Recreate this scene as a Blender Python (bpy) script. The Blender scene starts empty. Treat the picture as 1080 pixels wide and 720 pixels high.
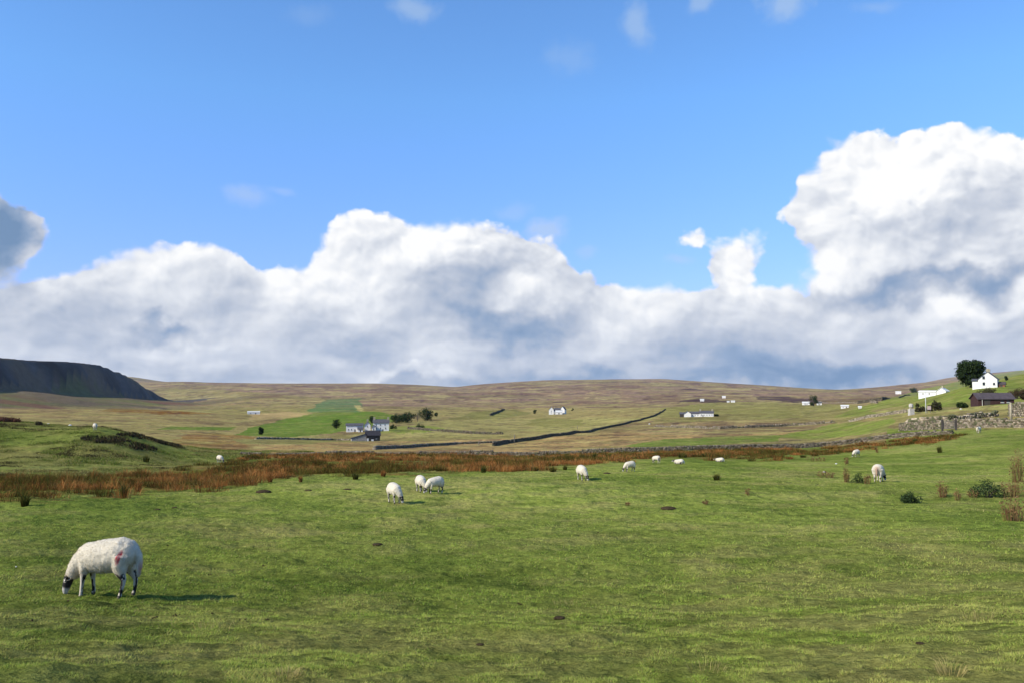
import bpy, math, random
import numpy as np
from mathutils import Vector, Matrix
random.seed(7)
RNG = np.random.default_rng(11)
sc = bpy.context.scene
COL = sc.collection
F = 900.0; CX = 540.0; CY = 360.0; HOR = 415.0
PITCH = math.atan((HOR-CY)/F)
SUN_AZ = math.radians(-117.0)     # measured from +Y (view direction) towards +X: left and a little behind the camera
SUN_EL = math.radians(33.0)
SUNV = np.array([math.sin(SUN_AZ)*math.cos(SUN_EL), math.cos(SUN_AZ)*math.cos(SUN_EL), math.sin(SUN_EL)])

# ------------------------------------------------------------------ numpy noise
def _h(ix, iy, s):
    n = (ix.astype(np.int64)*374761393 + iy.astype(np.int64)*668265263 + s*1274126177) & 0xffffffff
    n = ((n ^ (n >> 13))*1274126177) & 0xffffffff
    n = (n ^ (n >> 16)) & 0xffffffff
    return n/4294967295.0
def vnoise(x, y, s=0):
    x = np.asarray(x, float); y = np.asarray(y, float)
    ix = np.floor(x); iy = np.floor(y); fx = x-ix; fy = y-iy
    u = fx*fx*fx*(fx*(fx*6-15)+10); v = fy*fy*fy*(fy*(fy*6-15)+10)
    a = _h(ix, iy, s); b = _h(ix+1, iy, s); c = _h(ix, iy+1, s); d = _h(ix+1, iy+1, s)
    return (a*(1-u)+b*u)*(1-v)+(c*(1-u)+d*u)*v
def fbm(x, y, size, o=4, s=0, g=0.5):
    t = 0; a = 1; w = 0; f = 1.0/size
    for k in range(o):
        t = t + a*vnoise(x*f+17.3*k, y*f-9.1*k, s+k); w += a; a *= g; f *= 2.03
    return t/w          # 0..1
def sstep(a, b, x):
    t = np.clip((x-a)/(b-a), 0, 1); return t*t*(3-2*t)

# ------------------------------------------------------------------ camera rays
def ray(px, py):
    x = (px-CX)/F; y = -(py-CY)/F
    cp, sp = math.cos(PITCH), math.sin(PITCH)
    return np.array([x, cp - y*sp, sp + y*cp])      # (X, Y, Z) of the direction
def azof(px): 
    d = ray(px, HOR); return math.atan2(d[0], d[1])
def tanof(px, py):
    d = ray(px, py); return d[2]/math.hypot(d[0], d[1])
def project(x, y, z):
    cp, sp = math.cos(PITCH), math.sin(PITCH)
    dep = y*cp + z*sp; up = -y*sp + z*cp
    dep = np.where(dep > 0.05, dep, 0.05)
    return CX + F*x/dep, CY - F*up/dep

# ------------------------------------------------------------------ terrain
NEAR = [(1.2, 1630), (2.0, 1150), (3.0, 902), (5, 716), (7, 671), (11.6, 628), (20, 566)]
COLS = {
 -150: [(31,532),(60,500),(80,478),(110,440),(130,437),(180,450),(400,440),(1000,433),(2000,428),(4000,420)],
 0:    [(32,527),(60,504),(75,492),(100,458),(113,444),(125,441),(150,447),(250,452),(500,444),(900,437),(1500,431),(2200,427),(4000,418)],
 100:  [(32,526),(55,507),(75,494),(90,463),(100,452),(112,448),(140,455),(250,458),(500,446),(900,438),(1500,432),(3000,428),(4000,425),(5000,416)],
 200:  [(32,526),(50,511),(70,498),(90,483),(105,472),(120,470),(150,471),(250,463),(500,450),(900,440),(1500,434),(2500,429),(3300,426),(5000,411)],
 280:  [(32,526),(45,508),(75,490),(100,482),(120,479),(200,470),(350,460),(600,451),(900,443),(1500,434),(2500,424),(4000,413)],
 400:  [(32,526),(48,503),(75,487),(100,480),(150,474),(250,468),(350,463),(410,452),(500,449),(650,446),(850,438),(1000,434),(1500,431),(2500,423),(4000,412)],
 540:  [(32,526),(41,508),(58,495),(80,486),(100,480),(150,473),(250,465),(400,456),(600,448),(900,440),(1500,432),(2500,421),(4000,411)],
 700:  [(32,524),(40,507),(56,496),(67,488),(84,481),(100,476),(130,471),(200,462),(300,455),(450,446),(550,439),(800,434),(1500,427),(2500,418),(4000,408)],
 850:  [(32,524),(41,508),(56,496),(70,487),(84,480),(100,475),(120,470),(200,460),(350,448),(550,437),(800,430),(1500,424),(2500,418),(4000,412)],
 950:  [(32,525),(42,506),(56,496),(72,484),(88,473),(105,464),(125,455),(160,446),(220,438),(350,431),(500,424),(700,419),(900,421),(1500,423),(2500,418),(4000,411)],
 1040: [(32,526),(42,507),(56,495),(72,480),(88,467),(100,458),(115,452),(130,446),(170,436),(210,429),(280,419),(350,408),(420,404),(560,406),(1000,414),(2000,412),(4000,402)],
 1080: [(32,526),(42,506),(56,493),(72,478),(88,464),(100,456),(115,450),(130,444),(170,433),(210,426),(280,416),(350,406),(450,398),(600,394),(800,396),(2000,404),(4000,396)],
 1230: [(32,526),(42,504),(56,488),(72,470),(88,456),(100,448),(115,442),(130,437),(170,426),(210,418),(280,406),(350,396),(450,386),(600,382),(800,384),(2000,395),(4000,388)],
}
SKY7 = [(-200,404),(0,404),(150,402.5),(200,402),(222,403),(300,404),(400,404),(445,405.5),(480,408),(505,405),(540,402.5),(575,400.5),(620,400),(700,399),(735,401.5),(800,405.5),(850,409),(885,411),(930,407.5),(980,402.5),(1020,400),(1080,393),(1250,384)]
SKY12 = [(-200,395),(0,392),(140,397),(165,401),(200,405),(260,410),(500,412),(640,404),(700,401.5),(760,404),(820,410),(930,412),(1000,398),(1045,393),(1080,390),(1250,385)]
LR = np.linspace(math.log(1.2), math.log(15000.0), 700)
def pchip(xs, ys, x):
    xs = np.array(xs); ys = np.array(ys); h = np.diff(xs); d = np.diff(ys)/h
    m = np.zeros(len(xs)); m[0] = d[0]; m[-1] = d[-1]
    for i in range(1, len(xs)-1):
        if d[i-1]*d[i] > 0:
            w1 = 2*h[i]+h[i-1]; w2 = h[i]+2*h[i-1]
            m[i] = (w1+w2)/(w1/d[i-1]+w2/d[i])
    k = np.clip(np.searchsorted(xs, x)-1, 0, len(h)-1); t = (x-xs[k])/h[k]
    return ((1+2*t)*(1-t)**2*ys[k] + t*(1-t)**2*h[k]*m[k] + t*t*(3-2*t)*ys[k+1] + t*t*(t-1)*h[k]*m[k+1])
PXF = np.arange(-150, 1231, 3.0)
def _table():
    cols = sorted(COLS); rows = []
    for c in cols:
        pts = NEAR + COLS[c]
        s7 = np.interp(c, *zip(*SKY7)); s12 = np.interp(c, *zip(*SKY12))
        pts = pts + [(7000, s7), (8200, s7+2.5), (12000, s12), (15000, s12+2)]
        rows.append(pchip([math.log(p[0]) for p in pts], [tanof(c, p[1]) for p in pts], LR))
    rows = np.array(rows)
    T = np.empty((len(PXF), len(LR)))
    for j in range(len(LR)):
        T[:, j] = pchip(cols, rows[:, j], PXF)
    # the two far skylines follow their own finer tables
    w7 = np.exp(-((LR-math.log(7000))/0.42)**2); w12 = np.exp(-((LR-math.log(12000))/0.2)**2)
    s7 = np.interp(PXF, *zip(*SKY7)); s12 = np.interp(PXF, *zip(*SKY12))
    for (w, s, rr) in ((w7, s7, 7000), (w12, s12, 12000)):
        j = np.argmin(abs(LR-math.log(rr)))
        tt = np.array([tanof(p, q) for p, q in zip(PXF, s)])
        T += (tt-T[:, j])[:, None]*w[None, :]
    for _ in range(5):                       # smooth over azimuth
        P = np.pad(T, ((1,1),(0,0)), 'edge'); T = (P[:-2]+2*P[1:-1]+P[2:])/4
    return T
TAB = _table(); AZF = np.array([azof(p) for p in PXF]); TMEAN = TAB.mean(0)

# escarpment: ridge line through the world, a steep face towards the right
SA = np.array([-1287.0, 2142.0]); SB = np.array([-1385.0, 3540.0])
SD = (SB-SA)/np.linalg.norm(SB-SA); SN = np.array([SD[1], -SD[0]])
def scar(x, y, base):
    dx = x-SA[0]; dy = y-SA[1]
    t = dx*SD[0]+dy*SD[1]; s = dx*SN[0]+dy*SN[1]
    s = s + 70*(fbm(x, y, 420, 3, 31)-0.5) + 26*(fbm(x, y, 90, 3, 35)-0.5)
    top = np.interp(t, [-3000,-1200,-300,0,350,650,820,960,1150,1400,1700], [150,112,93,91,96,94,74,48,0,-45,-70])
    top = top + 10*(fbm(x, y, 300, 3, 41)-0.5)
    tf = np.interp(t, [0, 500, 900, 1300], [34, 28, 8, 0]); foot = np.minimum(base+tf, top)
    cliff = foot+(top-foot)*(1-sstep(-8, 74, s))
    tal = base+tf*(1-sstep(60, 380, s))
    z = np.where(s < 66, np.maximum(cliff, base), np.maximum(np.minimum(tal, cliff+1e9), base))
    z = np.where((s >= 66), np.maximum(base, np.minimum(tal, foot)), z)
    z = np.where(s < -8, np.maximum(base, top+0.0*s), z)
    return np.where(t > 1700, base, z)
def Hgt(x, y):
    x = np.asarray(x, float); y = np.asarray(y, float)
    r = np.hypot(x, y)+1e-6; az = np.arctan2(x, y)
    lr = np.clip(np.log(r), LR[0], LR[-1]); j = (lr-LR[0])/(LR[1]-LR[0]); j0 = np.clip(j.astype(int), 0, len(LR)-2); fj = j-j0
    i = np.interp(az, AZF, np.arange(len(AZF))); i0 = np.clip(i.astype(int), 0, len(AZF)-2); fi = i-i0
    t = (TAB[i0, j0]*(1-fi)+TAB[i0+1, j0]*fi)*(1-fj) + (TAB[i0, j0+1]*(1-fi)+TAB[i0+1, j0+1]*fi)*fj
    tm = TMEAN[j0]*(1-fj)+TMEAN[j0+1]*fj
    back = sstep(math.radians(45), math.radians(110), abs(az))
    t = t*(1-back)+tm*back
    z = np.where(r < 1.25, r/1.25, 1)*0 + t*np.maximum(r, 1.2)
    z = z + 0.10*(fbm(x, y, 3.2, 3, 3)-0.5)*sstep(2, 8, r)
    nr = r < 75
    if nr.any():
        mz = np.zeros_like(z); xx, yy = x[nr], y[nr]; mz[nr] = (.07*(fbm(xx, yy, .24, 3, 201, .6)-.5)+.05*(sstep(.5, .8, fbm(xx, yy, 1.5, 3, 203))))*sstep(3, 6, r[nr])*(1-sstep(55, 75, r[nr])); z = z+mz
    z = z + 0.35*(fbm(x, y, 14, 2, 5)-0.5)*sstep(10, 40, r)
    z = z + 0.8*(fbm(x, y, 22, 4, 9)-0.5)*sstep(60, 100, r)*(1-sstep(130, 200, r))*sstep(math.radians(-5), math.radians(-17), az)
    z = z + 1.6*(fbm(x, y, 60, 4, 7)-0.5)*sstep(110, 260, r)
    z = z + 16*(fbm(x, y, 420, 5, 8, .55)-0.5)*sstep(700, 1800, r)*(1-sstep(5200, 6500, r))
    z = z + 14*(fbm(x, y, 420, 4, 8)-0.5)*sstep(5200, 6800, r)*0.35
    far = (r > 1500) & (az < 0)
    z = np.where(far, scar(x, y, z), z)
    return z
def hgt(x, y): return float(Hgt(np.array([x]), np.array([y]))[0])
_RR = np.exp(np.linspace(math.log(3.5), math.log(12500), 5000))
def hit(px, py, rmin=3.5, rmax=12500):
    d = ray(px, py); n = math.hypot(d[0], d[1]); ux, uy, tz = d[0]/n, d[1]/n, d[2]/n
    R = _RR[(_RR >= rmin) & (_RR <= rmax)]
    z = Hgt(ux*R, uy*R); k = np.nonzero(z >= tz*R)[0]
    if len(k) == 0: k = [int(np.argmax(z/R))]
    r = R[k[0]]
    return Vector((ux*r, uy*r, float(z[k[0]])))
def at_r(px, r):
    a = azof(px); x, y = math.sin(a)*r, math.cos(a)*r
    return Vector((x, y, hgt(x, y)))
def P2(px, py, **k): return hit(px, py, **k)

# ------------------------------------------------------------------ small helpers
def link(o, parent=None):
    COL.objects.link(o)
    if parent is not None: o.parent = parent
    return o
def mesh_np(name, V, faces_n, idx, mats, col=None, smooth=False, matidx=None):
    """V (n,3); idx flat loop vertex indices; faces_n loops per face (int or array)"""
    me = bpy.data.meshes.new(name); V = np.ascontiguousarray(V, dtype=np.float32)
    nf = len(idx)//faces_n
    me.vertices.add(len(V)); me.vertices.foreach_set('co', V.ravel())
    me.loops.add(len(idx)); me.loops.foreach_set('vertex_index', np.ascontiguousarray(idx, dtype=np.int32))
    me.polygons.add(nf)
    me.polygons.foreach_set('loop_start', np.arange(0, nf*faces_n, faces_n, dtype=np.int32))
    me.polygons.foreach_set('loop_total', np.full(nf, faces_n, dtype=np.int32))
    if smooth: me.polygons.foreach_set('use_smooth', np.ones(nf, dtype=bool))
    for m in (mats if isinstance(mats, (list, tuple)) else [mats]): me.materials.append(m)
    if matidx is not None: me.polygons.foreach_set('material_index', np.ascontiguousarray(matidx, dtype=np.int32))
    if col is not None:
        a = me.color_attributes.new('col', 'FLOAT_COLOR', 'POINT')
        c = np.ones((len(V), 4), dtype=np.float32); c[:, :3] = col; a.data.foreach_set('color', c.ravel())
    me.update(calc_edges=True); me.validate()
    return me
class MB:
    def __init__(s): s.v = []; s.f = []; s.m = []
    def add(s, vs, fs, mi=0):
        b = len(s.v); s.v += [tuple(v) for v in vs]
        for f in fs: s.f.append(tuple(b+i for i in f)); s.m.append(mi)
    def box(s, x0, x1, y0, y1, z0, z1, mi=0, M=None):
        vs = [Vector(p) for p in ((x0,y0,z0),(x1,y0,z0),(x1,y1,z0),(x0,y1,z0),(x0,y0,z1),(x1,y0,z1),(x1,y1,z1),(x0,y1,z1))]
        if M is not None: vs = [M @ v for v in vs]
        s.add(vs, [(3,2,1,0),(4,5,6,7),(0,1,5,4),(1,2,6,5),(2,3,7,6),(3,0,4,7)], mi)
    def tube(s, pts, rad, n=10, mi=0, flat=(1, 1)):
        pts = [Vector(p) for p in pts]; rings = []; up = Vector((0, 0, 1))
        for i, p in enumerate(pts):
            t = (pts[min(i+1, len(pts)-1)]-pts[max(i-1, 0)]).normalized()
            a = t.cross(Vector((0, 1, 0)))
            if a.length < 0.2: a = t.cross(Vector((1, 0, 0)))
            a.normalize(); b = t.cross(a).normalized(); r = rad[i]
            ra, rb = (r if isinstance(r, tuple) else (r*flat[0], r*flat[1]))
            rings.append([p + a*math.cos(2*math.pi*k/n)*ra + b*math.sin(2*math.pi*k/n)*rb for k in range(n)])
        vs = [v for R in rings for v in R]; m = len(rings); fs = []
        for i in range(m-1):
            for k in range(n): fs.append((i*n+k, i*n+(k+1) % n, (i+1)*n+(k+1) % n, (i+1)*n+k))
        vs += [pts[0], pts[-1]]
        for k in range(n):
            fs.append((m*n, (k+1) % n, k)); fs.append((m*n+1, (m-1)*n+k, (m-1)*n+(k+1) % n))
        s.add(vs, fs, mi)
    def ball(s, c, r, n=10, m=7, mi=0, M=None):
        vs = []; fs = []; c = Vector(c)
        r = r if isinstance(r, tuple) else (r, r, r)
        for i in range(m+1):
            t = math.pi*i/m
            for k in range(n):
                a = 2*math.pi*k/n
                v = Vector((r[0]*math.sin(t)*math.cos(a), r[1]*math.sin(t)*math.sin(a), r[2]*math.cos(t)))
                if M is not None: v = M @ v
                vs.append(c+v)
        for i in range(m):
            for k in range(n): fs.append((i*n+k, (i+1)*n+k, (i+1)*n+(k+1) % n, i*n+(k+1) % n))
        s.add(vs, fs, mi)
    def mesh(s, name, mats, smooth=False):
        me = bpy.data.meshes.new(name); me.from_pydata(s.v, [], s.f)
        for m in (mats if isinstance(mats, (list, tuple)) else [mats]): me.materials.append(m)
        me.polygons.foreach_set('material_index', s.m)
        if smooth: me.polygons.foreach_set('use_smooth', [True]*len(s.f))
        me.update(); return me
    def build(s, name, mats, parent=None, smooth=False, loc=None):
        o = bpy.data.objects.new(name, s.mesh(name, mats, smooth)); link(o, parent)
        if loc is not None: o.location = loc
        return o
def tag(o, label=None, cat=None, group=None, kind=None):
    if label: o['label'] = label
    if cat: o['category'] = cat
    if group: o['group'] = group
    if kind: o['kind'] = kind
    return o
def empty(name, loc, rz=0.0):
    o = bpy.data.objects.new(name, None); o.location = loc; o.rotation_euler = (0, 0, rz); o.empty_display_size = 0.3
    return link(o)
def copy_tree(o, parent=None):
    c = o.copy(); COL.objects.link(c); c.parent = parent
    for ch in list(o.children): copy_tree(ch, c)
    return c

# ------------------------------------------------------------------ node helpers
class NT:
    def __init__(s, tree): s.t = tree; s.n = tree.nodes; s.l = tree.links
    def new(s, ty, **kw):
        n = s.n.new(ty)
        for k, v in kw.items(): setattr(n, k, v)
        return n
    def put(s, sock, v):
        if v is None: return
        if isinstance(v, bpy.types.NodeSocket): s.l.new(v, sock)
        elif isinstance(v, (tuple, list)) and len(v) == 3 and sock.type == 'RGBA': sock.default_value = (*v, 1)
        else: sock.default_value = v
    def m(s, op, a, b=None, c=None, clamp=False):
        n = s.new('ShaderNodeMath', operation=op, use_clamp=clamp)
        for i, v in enumerate((a, b, c)):
            if v is not None: s.put(n.inputs[i], v)
        return n.outputs[0]
    def vm(s, op, a, b=None, out=0, sc_=None):
        n = s.new('ShaderNodeVectorMath', operation=op); s.put(n.inputs[0], a)
        if b is not None: s.put(n.inputs[1], b)
        if sc_ is not None: s.put(n.inputs['Scale'], sc_)
        return n.outputs[out]
    def noise(s, vec, scale, detail=4, rough=.5, dist=0, dim='3D', out='Fac'):
        n = s.new('ShaderNodeTexNoise', noise_dimensions=dim); s.put(n.inputs['Vector'], vec)
        n.inputs['Scale'].default_value = scale; n.inputs['Detail'].default_value = detail
        n.inputs['Roughness'].default_value = rough; n.inputs['Distortion'].default_value = dist
        return n.outputs[out]
    def voro(s, vec, scale, dim='3D', feat='F1', smooth=None):
        n = s.new('ShaderNodeTexVoronoi', voronoi_dimensions=dim, feature=feat); s.put(n.inputs['Vector'], vec)
        n.inputs['Scale'].default_value = scale
        if smooth is not None: n.inputs['Smoothness'].default_value = smooth
        return n.outputs['Distance']
    def mix(s, f, a, b, mode='MIX'):
        n = s.new('ShaderNodeMix', data_type='RGBA', blend_type=mode)
        s.put(n.inputs[0], f); s.put(n.inputs[6], a); s.put(n.inputs[7], b); return n.outputs[2]
    def ramp(s, f, stops, interp='LINEAR'):
        n = s.new('ShaderNodeValToRGB'); s.put(n.inputs[0], f); cr = n.color_ramp; cr.interpolation = interp
        cr.elements[0].position = stops[0][0]; cr.elements[0].color = (*stops[0][1], 1)
        cr.elements[1].position = stops[-1][0]; cr.elements[1].color = (*stops[-1][1], 1)
        for p, c in stops[1:-1]: e = cr.elements.new(p); e.color = (*c, 1)
        return n.outputs[0]
    def mr(s, v, a, b, c=0, d=1, smooth=False):
        n = s.new('ShaderNodeMapRange', interpolation_type='SMOOTHSTEP' if smooth else 'LINEAR')
        s.put(n.inputs[0], v)
        for i, q in enumerate((a, b, c, d)): n.inputs[i+1].default_value = q
        return n.outputs[0]
def material(name):
    m = bpy.data.materials.new(name); m.use_nodes = True
    nt = NT(m.node_tree); b = m.node_tree.nodes['Principled BSDF']
    b.inputs['Specular IOR Level'].default_value = 0.2
    return m, nt, b
def simple(name, col, rough=.9, var=.25, scale=4, bump=0.0, spec=.2, col2=None, trans=0.0):
    m, nt, b = material(name)
    tc = nt.new('ShaderNodeTexCoord').outputs['Object']
    n = nt.noise(tc, scale, 5, .6)
    c2 = col2 or tuple(c*(1-var) for c in col); c1 = tuple(min(1, c*(1+var*.6)) for c in col)
    nt.put(b.inputs['Base Color'], nt.mix(nt.mr(n, .3, .7), c2, c1))
    b.inputs['Roughness'].default_value = rough; b.inputs['Specular IOR Level'].default_value = spec
    if bump:
        bp = nt.new('ShaderNodeBump'); bp.inputs['Strength'].default_value = bump; bp.inputs['Distance'].default_value = .05
        nt.put(bp.inputs['Height'], nt.noise(tc, scale*4, 5, .6)); nt.put(b.inputs['Normal'], bp.outputs[0])
    return m
def attr_mat(name, rough=.9, mul=None, trans=0.0, spec=.15, bumpscale=None, bump=.4):
    m, nt, b = material(name)
    a = nt.new('ShaderNodeAttribute', attribute_name='col')
    c = a.outputs['Color']
    if mul:
        tc = nt.new('ShaderNodeTexCoord').outputs['Object']
        n = nt.noise(tc, mul[0], 5, .65)
        v = nt.mr(n, .3, .7, mul[1], mul[2])
        c = nt.vm('SCALE', c, sc_=v)
    nt.put(b.inputs['Base Color'], c); b.inputs['Roughness'].default_value = rough
    b.inputs['Specular IOR Level'].default_value = spec
    if bumpscale:
        tc = nt.new('ShaderNodeTexCoord').outputs['Object']
        bp = nt.new('ShaderNodeBump'); bp.inputs['Strength'].default_value = bump; bp.inputs['Distance'].default_value = .02
        nt.put(bp.inputs['Height'], nt.noise(tc, bumpscale, 6, .7)); nt.put(b.inputs['Normal'], bp.outputs[0])
    if trans:
        out = nt.n['Material Output']; tr = nt.new('ShaderNodeBsdfTranslucent'); nt.put(tr.inputs[0], c)
        mx = nt.new('ShaderNodeMixShader'); mx.inputs[0].default_value = trans
        nt.l.new(b.outputs[0], mx.inputs[1]); nt.l.new(tr.outputs[0], mx.inputs[2]); nt.l.new(mx.outputs[0], out.inputs[0])
    return m
M_wall = simple('whitewash', (.70, .68, .63), .9, .16, .9)
M_barnroof = simple('dark_barn_slates', (.045, .043, .048), .9, .35, 2.5, spec=.05)
M_slate = simple('slate_roof', (.085, .082, .09), .7, .35, 2.5)
M_slateb = simple('old_brown_roof', (.075, .06, .062), .85, .35, 1.5)
M_stonew = simple('house_stone', (.30, .27, .23), .9, .35, 2.0)
M_darkst = simple('weathered_dark_stone', (.055, .048, .042), .95, .4, 2.0)
M_redbrn = simple('dark_red_boards', (.05, .024, .022), .85, .35, 3.0)
M_glass = simple('window_glass', (.03, .035, .045), .15, .2, 3, spec=.6)
M_door = simple('painted_door', (.06, .05, .04), .6, .2, 3)
M_palest = simple('pale_stone', (.42, .39, .34), .9, .3, 3)
M_frame = simple('painted_frame', (.55, .54, .5), .6, .1, 3)
M_chim = simple('chimney_stone', (.33, .29, .2), .9, .3, 3)
M_bark = simple('bark', (.09, .07, .055), .95, .4, 6, bump=.5)
M_wood = simple('weathered_post', (.16, .14, .12), .9, .3, 8)
M_leaf = attr_mat('leaves', 1, trans=.25, spec=0)
M_blade = attr_mat('grass_blades', 1, trans=.3, spec=0)
M_rush = attr_mat('rush_stems', 1, trans=.2, spec=0)
M_stone = attr_mat('dry_stone', .95, mul=(3.0, .75, 1.2))

# ------------------------------------------------------------------ ground colours (albedo of the vegetation, plus a painted shade band and darker hill patches)
C_G = np.array([.186, .218, .042]); C_GD = np.array([.122, .162, .028]); C_ST = np.array([.29, .25, .085])
C_OL = np.array([.20, .172, .056]); C_TAN = np.array([.31, .22, .092]); C_RUST = np.array([.20, .095, .025])
C_BR = np.array([.15, .095, .055]); C_HE = np.array([.115, .075, .07]); C_PG = np.array([.195, .180, .055]); C_BG = np.array([.098, .150, .024])
C_DK = np.array([.045, .038, .032])
def inpoly(px, py, poly):
    ins = np.zeros(px.shape, bool); n = len(poly)
    for i in range(n):
        x1, y1 = poly[i]; x2, y2 = poly[(i+1) % n]
        if y1 == y2: continue
        c = ((y1 > py) != (y2 > py)) & (px < (x2-x1)*(py-y1)/(y2-y1)+x1); ins ^= c
    return ins
FIELDS = [  # outline as seen from the gate, colour, texture strength
 ([(-200,470),(1300,470),(1300,400),(-200,400)], C_OL*.65+C_TAN*.4, .9),
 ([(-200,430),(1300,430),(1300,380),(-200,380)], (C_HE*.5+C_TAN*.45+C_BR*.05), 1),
 ([(130,432),(165,409),(240,411),(330,418),(380,424),(330,436),(255,440)], C_OL*.95+C_TAN*.05, .9),
 ([(-10,441),(0,427),(130,428),(230,436),(230,442),(120,441)], C_TAN*.72, .9),
  ([(20,426),(60,423),(110,424),(165,428),(185,431),(120,428),(60,428)], C_DK*1.3, .3),  # shadow band below the scar, painted into the ground colour
 ([(120,430),(190,433),(225,436),(170,437),(110,433)], C_RUST*.8, .9),
 ([(168,452.5),(180,449),(255,450),(240,452.5)], C_BG*.9+C_PG*.1, .3),
 ([(180,470),(195,455),(270,459),(275,475),(240,480)], C_RUST*.7+C_TAN*.3, .8),
 ([(255,443),(310,440),(333,436),(300,434),(265,437)], C_TAN*1.15, .4),
 ([(244,458),(270,449),(300,441),(345,433),(400,433),(425,441),(395,449),(350,456),(300,461)], C_BG, .3),
 ([(322,434),(345,421),(378,420),(384,428),(378,434)], np.array([.095,.15,.05]), .3),
 ([(375,427),(382,427),(384,433),(378,432)], C_ST*1.2, .3),
 ([(270,468),(300,461),(390,456),(450,452),(540,458),(540,464),(270,470)], C_OL*1.15, .6),
 ([(420,456),(440,444),(500,439),(560,442),(545,455),(500,459)], C_ST*.95, .7),
 ([(400,456),(400,449),(455,448),(470,452),(440,456)], C_G*.95, .4),
 ([(470,443),(500,433),(540,431),(560,436),(530,441)], C_PG*.9, .4),
 ([(240,463),(400,462),(400,466),(260,468)], C_PG, .5),
 ([(255,478),(270,468),(540,462),(700,450),(840,455),(820,462),(760,468),(540,482),(300,485)], C_TAN*.75+C_RUST*.45, 1),
 ([(540,452),(560,442),(660,440),(690,440),(640,450),(590,458)], C_ST*.75+C_PG*.3, .8),
 ([(550,447),(565,441),(615,442),(610,448),(580,450)], C_PG*.95, .3),
 ([(640,452),(690,442),(860,445),(1000,450),(1000,458),(840,455),(700,459)], C_TAN*.75+C_BR*.3, 1),
 ([(690,444),(700,430),(760,423),(900,426),(960,432),(960,440),(860,441),(760,443)], C_PG*.9+C_OL*.1, .6),
 ([(655,470),(700,463),(800,458),(830,458),(820,465),(760,469),(680,472)], C_BG*.7+C_G*.3, .5),
 ([(820,460),(880,447),(950,440),(1000,437),(1000,448),(940,454),(860,463)], C_G*.75+C_BG*.25, .5),
 ([(880,440),(905,428),(960,414),(1005,402),(1100,385),(1300,370),(1300,425),(1090,432),(960,436)], C_G*.72+C_BG*.22, .5),
 ([(920,432),(940,429),(1000,429),(1060,427),(1090,424),(1090,431),(1000,437),(930,438)], C_ST*.8+C_G*.3, .8),
 ([(940,452),(945,438),(1000,434),(1090,429),(1090,452),(1000,456)], C_OL*1.05, .9),
 ([(715,423),(735,420),(775,422),(770,424),(735,424)], C_HE*.5, .3),  # small flat patches, darker than the moor around them
 ([(712,411),(730,409),(748,411),(735,412)], C_HE*.6, .3),
 ([(840,424),(800,420),(800,417),(830,418),(870,422)], C_HE*.6, .3),
]
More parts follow.
